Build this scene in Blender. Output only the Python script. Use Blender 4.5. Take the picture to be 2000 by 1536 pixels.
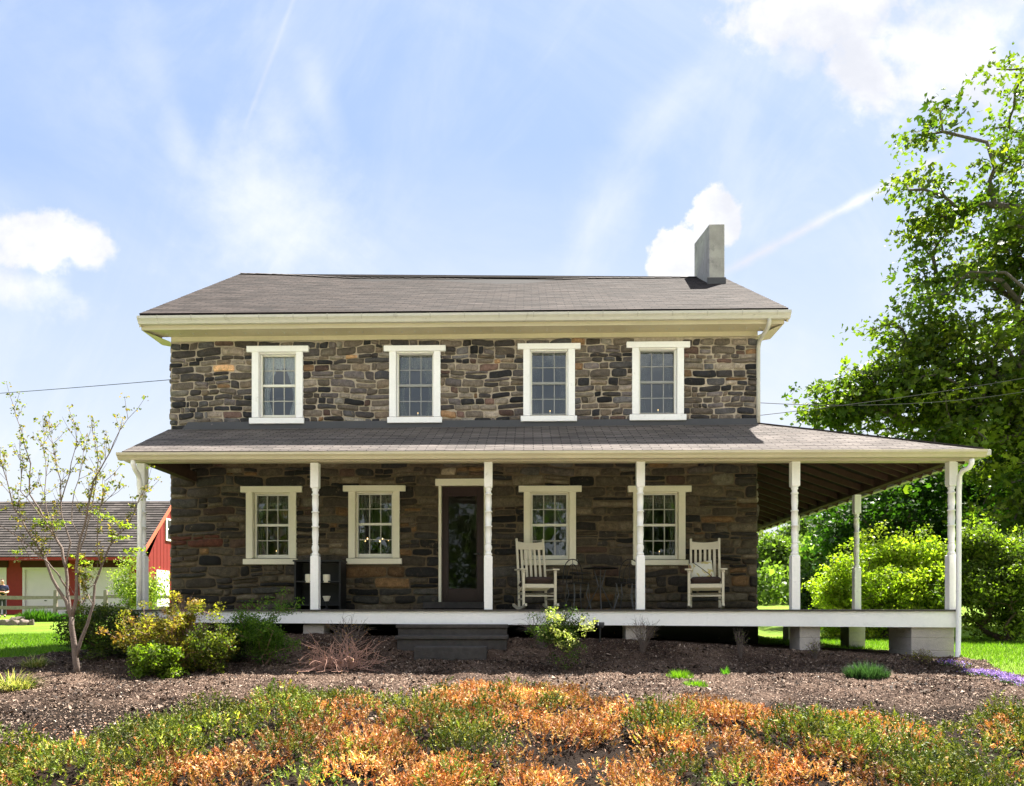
import bpy, math, random
import numpy as np
from math import radians as R, sin, cos, pi
for o in list(bpy.data.objects): bpy.data.objects.remove(o)
rng = np.random.default_rng(7); random.seed(7)
SC = bpy.context.scene; COL = SC.collection
# ------------------------------------------------------------------ camera
F = 1450.0; HY = 1190.0; TH = math.atan(30/F)
cd = bpy.data.cameras.new('camera'); cam = bpy.data.objects.new('camera', cd); COL.objects.link(cam)
cd.sensor_width = 36; cd.lens = 36*F/2000; cd.shift_y = (HY-768)/2000
cam.rotation_euler = (R(90), 0, TH); cd.clip_end = 3000; cd.clip_start = .05
SC.camera = cam
# ------------------------------------------------------------------ exposure, sun, sky
SC.view_settings.view_transform = 'Standard'; SC.view_settings.look = 'None'
SC.view_settings.exposure = 2.2; SC.view_settings.gamma = 1
SC.cycles.max_bounces = 8; SC.cycles.transparent_max_bounces = 12
sdir = np.array([0.85, 1.13, 2.56]); sdir = sdir/np.linalg.norm(sdir)
EL = math.asin(sdir[2]); AZ = math.atan2(sdir[0], sdir[1])
sl = bpy.data.lights.new('sun', 'SUN'); sl.energy = 5.0; sl.angle = R(.5); sl.color = (1, .95, .87)
so = bpy.data.objects.new('sun', sl); COL.objects.link(so)
from mathutils import Vector, Matrix, Euler
so.rotation_euler = Vector(-sdir).to_track_quat('-Z', 'Y').to_euler()

class S:
    """socket wrapper for shader maths"""
    def __init__(s, nt, k): s.nt = nt; s.k = k
    def _m(s, op, *a, clamp=False):
        n = s.nt.nodes.new('ShaderNodeMath'); n.operation = op; n.use_clamp = clamp
        for i, v in enumerate((s,)+a):
            if isinstance(v, S): s.nt.links.new(v.k, n.inputs[i])
            else: n.inputs[i].default_value = v
        return S(s.nt, n.outputs[0])
    def __add__(s, o): return s._m('ADD', o)
    __radd__ = __add__
    def __mul__(s, o): return s._m('MULTIPLY', o)
    __rmul__ = __mul__
    def __sub__(s, o): return s._m('SUBTRACT', o)
    def __rsub__(s, o): return (s*-1)+o
    def __truediv__(s, o): return s._m('DIVIDE', o)
    def mx(s, o): return s._m('MAXIMUM', o)
    def mn(s, o): return s._m('MINIMUM', o)
    def sq(s): return s._m('MULTIPLY', s)
    def root(s): return s._m('SQRT')
    def ab(s): return s._m('ABSOLUTE')
    def cl(s): return s._m('MULTIPLY', 1.0, clamp=True)
    def step(s, a, b):
        n = s.nt.nodes.new('ShaderNodeMapRange'); n.interpolation_type = 'SMOOTHSTEP'
        s.nt.links.new(s.k, n.inputs[0]); n.inputs[1].default_value = a; n.inputs[2].default_value = b
        return S(s.nt, n.outputs[0])
    def rng(s, a, b, c, d):
        n = s.nt.nodes.new('ShaderNodeMapRange'); s.nt.links.new(s.k, n.inputs[0])
        for i, v in enumerate((a, b, c, d)): n.inputs[i+1].default_value = v
        return S(s.nt, n.outputs[0])
def comb(nt, x, y, z=0.0):
    n = nt.nodes.new('ShaderNodeCombineXYZ')
    for i, v in enumerate((x, y, z)):
        if isinstance(v, S): nt.links.new(v.k, n.inputs[i])
        else: n.inputs[i].default_value = v
    return S(nt, n.outputs[0])
def sep(nt, k):
    n = nt.nodes.new('ShaderNodeSeparateXYZ'); nt.links.new(k, n.inputs[0]); return [S(nt, o) for o in n.outputs]
def noise(nt, vec, scale, detail=4, rough=.55, dist=0.0):
    n = nt.nodes.new('ShaderNodeTexNoise'); n.inputs['Scale'].default_value = scale
    n.inputs['Detail'].default_value = detail; n.inputs['Roughness'].default_value = rough
    n.inputs['Distortion'].default_value = dist
    if vec is not None: nt.links.new(vec.k if isinstance(vec, S) else vec, n.inputs['Vector'])
    return S(nt, n.outputs[0])
def mixc(nt, f, a, b, mode='MIX'):
    n = nt.nodes.new('ShaderNodeMix'); n.data_type = 'RGBA'; n.blend_type = mode
    for i, v in ((0, f), (6, a), (7, b)):
        if isinstance(v, S): nt.links.new(v.k, n.inputs[i])
        elif isinstance(v, (int, float)): n.inputs[i].default_value = v
        else: n.inputs[i].default_value = (*v[:3], 1)
    return S(nt, n.outputs[2])

W = bpy.data.worlds.new('World'); SC.world = W; W.use_nodes = True
nt = W.node_tree; nt.nodes.clear()
sky = nt.nodes.new('ShaderNodeTexSky'); sky.sky_type = 'NISHITA'; sky.sun_disc = False
sky.sun_elevation = EL; sky.sun_rotation = AZ; sky.air_density = 1.0; sky.dust_density = .6; sky.ozone_density = 2.5
tc = nt.nodes.new('ShaderNodeTexCoord'); dx, dy, dz = sep(nt, tc.outputs['Generated'])
yy = dy.ab().mx(.08); u = dx/yy; v = dz.mx(.0)/yy
def ell(px, py, a, b, rot=0, k=.9, sc=5.5, soft=.16, nz=None):
    du = u-(px-1030)/F; dv = v-(HY-py)/F
    c, s_ = cos(rot), sin(rot)
    p = (du*c+dv*s_)*(F/a); q = (dv*c-du*s_)*(F/b)
    e = (p.sq()+q.sq()).root()
    return (1.0-e+(nz-.5)*(k*2.1)).step(-soft*.3, soft)
uv = comb(nt, u, v)
n1 = noise(nt, uv, 8, 9, .6, .25); n2 = noise(nt, uv, 30, 6, .6); nA = n1*.7+n2*.3
cl = [ell(60, 462, 120, 70, 0, 1.3, nz=nA, soft=.35), ell(160, 470, 62, 52, 0, 1.2, nz=nA, soft=.35), ell(20, 555, 120, 55, -.3, 1.6, nz=nA, soft=.9)*.8,
      ell(1400, 440, 56, 66, 0, 1.2, nz=nA, soft=.15), ell(1335, 510, 75, 62, 0, 1.2, nz=nA, soft=.15),
      ell(1620, 30, 240, 95, 0, 1.7, nz=nA, soft=.55), ell(1680, 150, 95, 100, .2, 1.7, nz=nA, soft=.55), ell(1830, 100, 190, 170, 0, 1.9, nz=nA, soft=.9), ell(1560, 120, 60, 50, 0, 2.0, nz=nA, soft=.9)*.6]
m = cl[0]
for c in cl[1:]: m = m.mx(c)
# wisps
c, s_ = cos(1.15), sin(1.15)
wv = comb(nt, (u*c+v*s_)*1.1, (v*c-u*s_)*2.6)
w1 = noise(nt, wv, 2.1, 7, .6, .8); w2 = noise(nt, comb(nt, (u*.85-v*.5)*1.0, (v*.85+u*.5)*2.2, 3.3), 1.7, 7, .6, .7)
wisp = (w1.step(.42, .85)*.40+w2.step(.40, .85)*.34)
wis2 = ell(285, 120, 60, 150, .35, 1.0, nz=nA, soft=1.1)*.30
wis2 = wis2.mx(ell(340, 250, 42, 130, .32, 1.0, nz=nA, soft=1.1)*.38).mx(ell(520, 400, 180, 190, .3, 1.2, nz=nA, soft=1.4)*.75)
wis2 = wis2.mx(ell(630, 210, 40, 130, .3, 1.0, nz=nA, soft=1.2)*.36).mx(ell(1290, 230, 60, 210, -.75, 1.0, nz=nA, soft=1.3)*.40)
wis2 = wis2.mx(ell(1190, 420, 60, 190, -.5, 1.0, nz=nA, soft=1.3)*.34)
def trail(x0, y0, x1, y1, wd, amt):
    ax, ay, bx, by = (x0-1030)/F, (HY-y0)/F, (x1-1030)/F, (HY-y1)/F
    L = math.hypot(bx-ax, by-ay); tx, ty = (bx-ax)/L, (by-ay)/L
    p = (u-ax)*tx+(v-ay)*ty; q = ((v-ay)*tx-(u-ax)*ty).ab()
    wdt = wd/F
    return ((q*-1+wdt+(n2-.5)*wdt*1.1).step(0, wdt*1.3)*p.step(0, .06)*(L-p).step(0, .05)*amt)
tr = trail(1380, 553, 1860, 300, 16, 1.0).mx(trail(462, 275, 590, -60, 9, .30))
low = (1-v*1.6).cl()                         # thin haze toward the horizon
whit = (wisp*.9+wis2*1.0+(u*.6-.05).cl()*.55+low*1.0+.06).cl()
skc = S(nt, sky.outputs[0])
pale = mixc(nt, 1.0, skc, (1.0, 1.0, 1.0), 'MULTIPLY')
base = mixc(nt, .80, pale, (2.05, 2.80, 4.35))
base = mixc(nt, whit*.95, base, (4.2, 4.42, 4.7))
shade = noise(nt, comb(nt, u+.03, v+.05), 7, 6, .6).step(.35, .7)
ccol = mixc(nt, shade, (3.75, 3.85, 4.2), (5.0, 5.0, 5.05))
base = mixc(nt, m.mx(tr), base, ccol)
# bright clouds added unseen behind the camera for facade fill, mirrored in the panes
dirv = comb(nt, dx, dy, dz*1.8); cb_ = noise(nt, dirv, 3.1, 8, .6).step(.46, .60)*(dy*-1).step(.05, .35)*dz.step(.22, .42)
base = mixc(nt, cb_, base, (10.5, 10.4, 10.2))
below = dz.step(-.02, .0)
base = mixc(nt, below, (1.2, 1.3, .9), base)
bg = nt.nodes.new('ShaderNodeBackground'); bg.inputs[1].default_value = .05
nt.links.new(base.k, bg.inputs[0]); wo = nt.nodes.new('ShaderNodeOutputWorld'); nt.links.new(bg.outputs[0], wo.inputs[0])
W.cycles.sampling_method = 'MANUAL'; W.cycles.sample_map_resolution = 512

# ------------------------------------------------------------------ helpers
def P(px, py, Y):
    a = (px-1000)/F; b = (HY-py)/F
    dX = -sin(TH)+a*cos(TH); dY = cos(TH)+a*sin(TH)
    t = Y/dY
    return np.array([dX*t, Y, b*t])
def proj(x, y, z):
    d = -sin(TH)*x+cos(TH)*y; r = cos(TH)*x+sin(TH)*y
    return 1000+F*r/d, HY-F*z/d
def hash2(i, j, s):
    h = (i*374761393+j*668265263+s*974634777) & 0xffffffff
    h = ((h ^ (h >> 13))*1274126177) & 0xffffffff
    return ((h ^ (h >> 16)) & 0xffff)/65535.0
def vn(x, y, s=0):
    x = np.asarray(x, float); y = np.asarray(y, float)
    i = np.floor(x).astype(np.int64); j = np.floor(y).astype(np.int64); fx = x-i; fy = y-j
    fx = fx*fx*(3-2*fx); fy = fy*fy*(3-2*fy)
    a = hash2(i, j, s); b = hash2(i+1, j, s); c = hash2(i, j+1, s); d = hash2(i+1, j+1, s)
    return (a*(1-fx)+b*fx)*(1-fy)+(c*(1-fx)+d*fx)*fy
def fbm(x, y, s=0, o=4):
    t = 0; a = .5; k = 1
    for q in range(o): t = t+a*vn(x*k, y*k, s+q*17); a *= .5; k *= 2.03
    return t/(1-.5**o)
def terrain(x, y):
    x = np.asarray(x, float); y = np.asarray(y, float)
    ys = [-400, 0, 4.6, 6.5, 8.3, 9.8, 10.7, 12, 20, 30, 38, 60, 100, 1000]
    l = np.interp(y, ys, [-1.7, -1.7, -1.65, -1.28, -.99, -.86, -.77, -.75, -.68, -.46, -.3, -.25, -.2, 0])
    r = np.interp(y, ys, [-1.7, -1.7, -1.65, -1.28, -.99, -.86, -.77, -.75, -.76, -.5, -.2, .72, 1.6, 3])
    t = np.clip((x+10)/14, 0, 1); t = t*t*(3-2*t)
    z = l*(1-t)+r*t
    q = np.clip((y-10.55)/.95, 0, 1)*np.clip((15-y)/1.5, 0, 1); q = q*q*(3-2*q)
    z = z+np.interp(x, [-8.5, -6.6, -5, -3.4, -2.2, 0, 1.8, 4.2, 6.2, 7], [0, .12, .30, .35, .30, .28, .25, .10, .0, 0])*q
    amp = np.interp(y, [0, 9, 10.5, 13, 20], [.06, .05, .0, .0, .05])
    return z+amp*(fbm(x*.8, y*.8, 3)-.5)
def G(px, py, y0=5.0, y1=120.):
    ys = np.concatenate([np.arange(y0, 20, .02), np.arange(20, y1, .1)])
    a = (px-1000)/F; b = (HY-py)/F
    dX = -sin(TH)+a*cos(TH); dY = cos(TH)+a*sin(TH)
    t = ys/dY; z = b*t; g = terrain(dX*t, ys)
    k = np.argmax(z < g) if (z < g).any() else -1
    return np.array([dX*t[k], ys[k], g[k]])

def origin(o):
    v = np.zeros(3)
    while o is not None: v += np.array(o.location); o = o.parent
    return v
def tag(o, label=None, cat=None, group=None, kind=None):
    if label: o['label'] = label
    if cat: o['category'] = cat
    if group: o['group'] = group
    if kind: o['kind'] = kind
    return o
def thing(name, loc, label, cat, group=None, rz=0):
    o = bpy.data.objects.new(name, None); COL.objects.link(o); o.location = loc; o.rotation_euler.z = rz
    o.empty_display_size = .2
    return tag(o, label, cat, group)
def link(name, me, m, parent, local, smooth, bev):
    if m is not None:
        for mm in (m if isinstance(m, (list, tuple)) else [m]): me.materials.append(mm)
    o = bpy.data.objects.new(name, me); COL.objects.link(o)
    if parent is not None: o.parent = parent
    if smooth: me.shade_smooth()
    if bev:
        b = o.modifiers.new('bevel', 'BEVEL'); b.width = bev; b.segments = 2; b.limit_method = 'ANGLE'; b.angle_limit = R(40)
    return o
class MB:
    def __init__(s): s.v = []; s.f = []; s.c = []; s.n = 0
    def add(s, V, Fc, col=None):
        V = np.asarray(V, float).reshape(-1, 3)
        s.v.append(V); s.f += [tuple(int(i)+s.n for i in f) for f in Fc]; s.n += len(V)
        s.c.append(np.tile(np.array(col if col is not None else (1, 1, 1)), (len(V), 1)))
        return s
    def box(s, a, b, col=None):
        x0, y0, z0 = np.minimum(a, b); x1, y1, z1 = np.maximum(a, b)
        return s.add([(x0, y0, z0), (x1, y0, z0), (x1, y1, z0), (x0, y1, z0), (x0, y0, z1), (x1, y0, z1), (x1, y1, z1), (x0, y1, z1)],
                     [(0, 3, 2, 1), (4, 5, 6, 7), (0, 1, 5, 4), (1, 2, 6, 5), (2, 3, 7, 6), (3, 0, 4, 7)], col)
    def hexa(s, p, col=None):
        """8 corner points: bottom ring of 4 then top ring of 4"""
        return s.add(p, [(0, 3, 2, 1), (4, 5, 6, 7), (0, 1, 5, 4), (1, 2, 6, 5), (2, 3, 7, 6), (3, 0, 4, 7)], col)
    def beam(s, A, B, y0, y1, hA, hB=None, col=None):
        """board running from A to B (3D bottoms), section y0..y1 relative depth, height hA/hB"""
        A = np.array(A, float); B = np.array(B, float); hB = hA if hB is None else hB
        return s.hexa([A+(0, y0, 0), B+(0, y0, 0), B+(0, y1, 0), A+(0, y1, 0), A+(0, y0, hA), B+(0, y0, hB), B+(0, y1, hB), A+(0, y1, hA)], col)
    def bar(s, A, B, w, h, up=(0, 0, 1), col=None, w2=None, h2=None):
        A = np.array(A, float); B = np.array(B, float); d = B-A; d /= np.linalg.norm(d)
        r = np.cross(d, up)
        if np.linalg.norm(r) < 1e-4: r = np.cross(d, (0, 1, 0))
        r /= np.linalg.norm(r); q = np.cross(r, d); w2 = w2 or w; h2 = h2 or h
        p = []
        for O, ww, hh in ((A, w, h), (B, w2, h2)):
            p += [O-r*ww/2-q*hh/2, O+r*ww/2-q*hh/2, O+r*ww/2+q*hh/2, O-r*ww/2+q*hh/2]
        return s.hexa(p, col)
    def tube(s, pts, rad, n=8, col=None, cap=True):
        pts = [np.array(p, float) for p in pts]
        if not hasattr(rad, '__len__'): rad = [rad]*len(pts)
        V = []; prev = None
        for i, p in enumerate(pts):
            d = pts[min(i+1, len(pts)-1)]-pts[max(i-1, 0)]; d = d/(np.linalg.norm(d)+1e-9)
            a = np.cross(d, (0, 0, 1)) if prev is None else prev-d*np.dot(prev, d)
            if np.linalg.norm(a) < 1e-3: a = np.cross(d, (0, 1, 0))
            a /= np.linalg.norm(a); prev = a; b = np.cross(d, a)
            for k in range(n): V.append(p+rad[i]*(a*cos(2*pi*k/n)+b*sin(2*pi*k/n)))
        Fc = []
        for i in range(len(pts)-1):
            for k in range(n):
                k2 = (k+1) % n; Fc.append((i*n+k, i*n+k2, (i+1)*n+k2, (i+1)*n+k))
        if cap: Fc.append(tuple(range(n-1, -1, -1))); Fc.append(tuple(range((len(pts)-1)*n, len(pts)*n)))
        return s.add(V, Fc, col)
    def lathe(s, c, prof, n=20, col=None):
        V = []
        for r, z in prof:
            for k in range(n): V.append((c[0]+r*cos(2*pi*k/n), c[1]+r*sin(2*pi*k/n), c[2]+z))
        Fc = []
        for i in range(len(prof)-1):
            for k in range(n):
                k2 = (k+1) % n; Fc.append((i*n+k, i*n+k2, (i+1)*n+k2, (i+1)*n+k))
        Fc.append(tuple(range(n-1, -1, -1))); Fc.append(tuple(range((len(prof)-1)*n, len(prof)*n)))
        return s.add(V, Fc, col)
    def build(s, name, m, parent=None, local=False, smooth=False, bev=0, vc=False):
        V = np.concatenate(s.v)
        if not local and parent is not None: V = V-origin(parent)
        me = bpy.data.meshes.new(name); me.from_pydata(V.tolist(), [], s.f)
        if vc:
            a = me.color_attributes.new('Col', 'FLOAT_COLOR', 'POINT')
            C = np.concatenate(s.c); C = np.concatenate([C, np.ones((len(C), 1))], 1)
            a.data.foreach_set('color', C.astype(np.float32).ravel())
        me.update()
        return link(name, me, m, parent, local, smooth, bev)
def bulk(name, V, Fa, m, parent=None, col=None, smooth=False, uv=None, local=False):
    """large mesh from numpy: Fa is (n,k)"""
    V = np.asarray(V, np.float32)
    if parent is not None and not local: V = (V-origin(parent)).astype(np.float32)
    Fa = np.asarray(Fa, np.int32); k = Fa.shape[1]
    me = bpy.data.meshes.new(name)
    me.vertices.add(len(V)); me.vertices.foreach_set('co', V.ravel())
    me.loops.add(Fa.size); me.loops.foreach_set('vertex_index', Fa.ravel())
    me.polygons.add(len(Fa)); me.polygons.foreach_set('loop_start', np.arange(0, Fa.size, k, dtype=np.int32))
    me.polygons.foreach_set('loop_total', np.full(len(Fa), k, np.int32))
    if col is not None:
        a = me.color_attributes.new('Col', 'FLOAT_COLOR', 'POINT')
        C = np.concatenate([col, np.ones((len(col), 1))], 1); a.data.foreach_set('color', C.astype(np.float32).ravel())
    me.update(calc_edges=True); me.validate()
    return link(name, me, m, parent, local, smooth, 0)

# ------------------------------------------------------------------ materials
def mat(name, col=(.5, .5, .5), rough=.7, var=0, vs=8, bump=0, bs=40, attr=False, spec=.35, metal=0, var2=0, vs2=1.5, obj=True, dirt=None):
    m = bpy.data.materials.new(name); m.use_nodes = True; t = m.node_tree; b = t.nodes['Principled BSDF']
    b.inputs['Roughness'].default_value = rough; b.inputs['Specular IOR Level'].default_value = spec; b.inputs['Metallic'].default_value = metal
    tcn = t.nodes.new('ShaderNodeTexCoord'); vec = tcn.outputs['Object']
    if attr:
        an = t.nodes.new('ShaderNodeAttribute'); an.attribute_name = 'Col'; c = S(t, an.outputs['Color'])
    else: c = mixc(t, 0.0, col, col)
    if var:
        n = noise(t, vec, vs, 6, .65); c = mixc(t, 1.0, c, comb(t, *(n.rng(.25, .75, 1-var, 1+var),)*3), 'MULTIPLY')
    if var2:
        n = noise(t, vec, vs2, 4, .6); c = mixc(t, 1.0, c, comb(t, *(n.rng(.3, .7, 1-var2, 1+var2),)*3), 'MULTIPLY')
    if dirt:
        n = noise(t, vec, dirt[2], 6, .7, .4); c = mixc(t, n.step(dirt[3], dirt[3]+.15)*dirt[1], c, dirt[0])
    t.links.new(c.k, b.inputs['Base Color'])
    if bump:
        n = noise(t, vec, bs, 6, .65); bn = t.nodes.new('ShaderNodeBump'); bn.inputs['Strength'].default_value = bump; bn.inputs['Distance'].default_value = .02
        t.links.new(n.k, bn.inputs['Height']); t.links.new(bn.outputs[0], b.inputs['Normal'])
    return m
def leafmat(name, trans=.45, rough=.5, gain=1.0):
    m = bpy.data.materials.new(name); m.use_nodes = True; t = m.node_tree; t.nodes.clear()
    an = t.nodes.new('ShaderNodeAttribute'); an.attribute_name = 'Col'
    d = t.nodes.new('ShaderNodeBsdfPrincipled'); d.inputs['Roughness'].default_value = rough; d.inputs['Specular IOR Level'].default_value = .3
    tl = t.nodes.new('ShaderNodeBsdfTranslucent'); mx = t.nodes.new('ShaderNodeMixShader'); mx.inputs[0].default_value = trans
    c2 = mixc(t, 1.0, S(t, an.outputs['Color']), (1.25*gain, 1.5*gain, .5*gain), 'MULTIPLY')
    t.links.new(an.outputs['Color'], d.inputs['Base Color']); t.links.new(c2.k, tl.inputs['Color'])
    t.links.new(d.outputs[0], mx.inputs[1]); t.links.new(tl.outputs[0], mx.inputs[2])
    o = t.nodes.new('ShaderNodeOutputMaterial'); t.links.new(mx.outputs[0], o.inputs[0]); return m
M = {}
M['muntin'] = mat('muntin_paint', (.42, .41, .36), .5)
M['strap'] = mat('gutter_strap', (.40, .38, .33), .6)
M['white'] = mat('white_paint', (.90, .885, .87), .5, .04, 30, .1, 60, var2=.04, dirt=((.45, .42, .36), .35, 7, .60))
M['cream'] = mat('cream_paint', (.52, .46, .32), .5, .05, 20, .08, 60, var2=.06, dirt=((.3, .27, .2), .4, 5, .6))
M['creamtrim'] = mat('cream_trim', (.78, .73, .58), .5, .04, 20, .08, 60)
M['gutter'] = mat('gutter_metal', (.50, .48, .42), .4, .08, 9, .05, 30, dirt=((.25, .23, .18), .6, 6, .58))
M['postw'] = mat('post_paint', (.89, .87, .85), .45, .05, 25, .1, 70, dirt=((.45, .43, .40), .5, 9, .60))
M['sashgrey'] = mat('sash_grey', (.28, .28, .27), .5, .05, 20)
M['sash'] = mat('sash_white', (.76, .74, .66), .45, .03, 20)
M['mortar'] = mat('mortar', (.44, .37, .29), .95, .3, 18, .8, 70, var2=.2, vs2=1.2)
def zone_mortar(m):  # lower mortar: darker tan pointing, deepened by porch shade put into the colour
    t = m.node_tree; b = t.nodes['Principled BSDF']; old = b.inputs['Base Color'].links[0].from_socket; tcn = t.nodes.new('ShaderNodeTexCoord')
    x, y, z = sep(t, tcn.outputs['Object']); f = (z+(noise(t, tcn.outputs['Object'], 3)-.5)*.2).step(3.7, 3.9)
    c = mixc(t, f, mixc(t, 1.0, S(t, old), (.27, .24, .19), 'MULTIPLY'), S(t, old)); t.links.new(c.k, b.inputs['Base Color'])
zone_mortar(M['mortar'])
M['stone'] = mat('field_stone', rough=.88, var=.5, vs=13, bump=.9, bs=42, attr=True, var2=.3, vs2=55, dirt=((.30, .22, .13), .45, 11, .58))
M['dark'] = mat('dark_interior', (.03, .028, .025), .9)
M['interior'] = mat('interior_wall', (.22, .2, .17), .9)
M['concrete'] = mat('concrete', (.06, .052, .048), .9, .25, 12, .5, 60, var2=.2, dirt=((.05, .05, .045), .6, 5, .5))
M['block'] = mat('painted_block', (.46, .41, .37), .8, .1, 14, .5, 70, var2=.1, dirt=((.33, .29, .25), .5, 6, .56))
M['glassd'] = None; M['door'] = mat('door_paint', (.022, .006, .006), .45, .1, 10)
M['deck'] = mat('deck_paint', (.07, .062, .055), .7, .2, 12, .3, 50)
M['rafter'] = mat('rafter_wood', (.045, .022, .014), .8, .3, 9, .3, 40)
M['flash'] = mat('flashing', (.06, .06, .065), .6, .1, 6)
M['chim'] = mat('chimney_render', (.33, .315, .30), .9, .15, 5, .5, 30, var2=.22, vs2=1.6, dirt=((.13, .13, .13), .5, 3.5, .55))
M['chairwhite'] = mat('chair_paint', (.60, .54, .41), .5, .05, 20, .08, 60)
M['cushion'] = mat('cushion_cloth', (.055, .035, .03), .9, .2, 30, .3, 120)
M['wire'] = mat('dark_wire', (.02, .02, .02), .5, metal=.3)
M['ironpale'] = mat('grey_iron', (.10, .10, .10), .4, metal=.5)
M['black'] = mat('black_wood', (.012, .012, .012), .6, .2, 10)
M['wax'] = mat('wax', (.75, .68, .52), .5)
M['bark'] = mat('bark', (.095, .08, .065), .95, .35, 14, .8, 40)
M['barkpale'] = mat('pale_bark', (.16, .12, .10), .85, .3, 20, .6, 60)
M['twig'] = mat('twig', (.24, .14, .10), .85, .3, 20)
M['twigdark'] = mat('dark_twig', (.09, .06, .045), .85, .3, 20)
M['red'] = mat('barn_red', (.23, .018, .014), .7, .12, 6, .1, 20)
M['redtrim'] = mat('barn_trim', (.60, .14, .08), .7, .1, 6)
M['gdoor'] = mat('garage_door_paint', (.66, .57, .58), .6, .04, 3)
M['fence'] = mat('weathered_rail', (.24, .20, .17), .9, .3, 10, .5, 30)
M['rock'] = mat('rock', (.17, .13, .11), .9, .35, 7, .8, 20)
M['leaf'] = leafmat('leaf', .50, .5, 1.0)
M['leafthin'] = leafmat('thin_leaf', .55, .5, 1.15)
M['needle'] = leafmat('needle', .15, .6)
M['chips'] = mat('wood_chips', rough=.9, attr=True, var=.2, vs=30)
M['petal'] = leafmat('petal', .3, .6)
M['skin'] = mat('skin', (.50, .27, .19), .6); M['navy'] = mat('navy_cloth', (.015, .02, .06), .9); M['trouser'] = mat('dark_trousers', (.03, .03, .035), .9)
M['blackcloth'] = mat('black_vest', (.01, .01, .012), .9); M['hair'] = mat('hair', (.10, .065, .045), .8); M['shoe'] = mat('shoe', (.02, .02, .02), .5)
def emis(name, col, s):
    m = bpy.data.materials.new(name); m.use_nodes = True; b = m.node_tree.nodes['Principled BSDF']
    b.inputs['Base Color'].default_value = (*col, 1); b.inputs['Emission Color'].default_value = (*col, 1); b.inputs['Emission Strength'].default_value = s; return m
M['bulb'] = emis('lit_bulb', (1, .62, .25), 1.6)
def glassmat(k=.10):
    m = bpy.data.materials.new('window_glass'); m.use_nodes = True; t = m.node_tree; t.nodes.clear()
    g = t.nodes.new('ShaderNodeBsdfGlossy'); g.inputs['Roughness'].default_value = .015; g.inputs['Color'].default_value = (.95, 1, 1, 1)
    tr_ = t.nodes.new('ShaderNodeBsdfTransparent'); tr_.inputs[0].default_value = (.75, .8, .78, 1)
    tcn = t.nodes.new('ShaderNodeTexCoord'); n = noise(t, tcn.outputs['Object'], 2.2, 2, .5); bn = t.nodes.new('ShaderNodeBump'); bn.inputs['Strength'].default_value = .12; bn.inputs['Distance'].default_value = .03
    t.links.new(n.k, bn.inputs['Height']); t.links.new(bn.outputs[0], g.inputs['Normal'])
    fr = t.nodes.new('ShaderNodeFresnel'); fr.inputs[0].default_value = 1.5
    f = (S(t, fr.outputs[0])*1.0+k).cl()
    mx = t.nodes.new('ShaderNodeMixShader'); t.links.new(f.k, mx.inputs[0]); t.links.new(tr_.outputs[0], mx.inputs[1]); t.links.new(g.outputs[0], mx.inputs[2])
    o = t.nodes.new('ShaderNodeOutputMaterial'); t.links.new(mx.outputs[0], o.inputs[0]); return m
M['glass'] = glassmat(.06); M['glassd'] = glassmat(.0)
def curtainmat(cc=(.26, .26, .22)):
    m = bpy.data.materials.new('lace_curtain'); m.use_nodes = True; t = m.node_tree; t.nodes.clear()
    d = t.nodes.new('ShaderNodeBsdfDiffuse'); d.inputs[0].default_value = (*cc, 1); tr_ = t.nodes.new('ShaderNodeBsdfTransparent')
    tcn = t.nodes.new('ShaderNodeTexCoord'); n = noise(t, tcn.outputs['Object'], 60, 3, .6).rng(.35, .65, .5, .8)
    mx = t.nodes.new('ShaderNodeMixShader'); t.links.new(n.k, mx.inputs[0]); t.links.new(tr_.outputs[0], mx.inputs[1]); t.links.new(d.outputs[0], mx.inputs[2])
    o = t.nodes.new('ShaderNodeOutputMaterial'); t.links.new(mx.outputs[0], o.inputs[0]); return m
M['lace'] = curtainmat(); M['lacepale'] = curtainmat((.80, .82, .84)); M['lacedark'] = curtainmat((.10, .10, .09))
def shingle(name, ca, cb, cm, w=.30, h=.135):
    m = bpy.data.materials.new(name); m.use_nodes = True; t = m.node_tree; b = t.nodes['Principled BSDF']; b.inputs['Roughness'].default_value = .92
    b.inputs['Specular IOR Level'].default_value = .2
    uvn = t.nodes.new('ShaderNodeUVMap'); uvn.uv_map = 'UVMap'
    br = t.nodes.new('ShaderNodeTexBrick'); br.offset = .5; br.inputs['Scale'].default_value = 1; br.inputs['Brick Width'].default_value = w; br.inputs['Row Height'].default_value = h
    br.inputs['Mortar Size'].default_value = .009; br.inputs['Mortar Smooth'].default_value = .2
    br.inputs['Color1'].default_value = (*ca, 1); br.inputs['Color2'].default_value = (*cb, 1); br.inputs['Mortar'].default_value = (*cm, 1)
    t.links.new(uvn.outputs[0], br.inputs['Vector'])
    n1_ = noise(t, uvn.outputs[0], 1.1, 5, .6); n2_ = noise(t, uvn.outputs[0], 120, 2, .6)
    ux, uy, _ = sep(t, uvn.outputs[0]); st = noise(t, comb(t, ux*1.2, uy*9), 1.0, 4, .7)
    c = mixc(t, 1.0, S(t, br.outputs[0]), comb(t, *(n1_.rng(.3, .7, .82, 1.16)*n2_.rng(.3, .7, .75, 1.25)*st.rng(.3, .7, .85, 1.12),)*3), 'MULTIPLY')
    t.links.new(c.k, b.inputs['Base Color'])
    bn = t.nodes.new('ShaderNodeBump'); bn.inputs['Strength'].default_value = .5; bn.inputs['Distance'].default_value = .01
    t.links.new((S(t, br.outputs[1])*-1+n2_*.4).k, bn.inputs['Height']); t.links.new(bn.outputs[0], b.inputs['Normal'])
    return m
M['roof'] = shingle('brown_shingles', (.058, .044, .038), (.030, .023, .020), (.008, .006, .006))
M['roofp'] = shingle('grey_brown_shingles', (.19, .163, .148), (.12, .104, .096), (.03, .025, .023))
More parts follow.
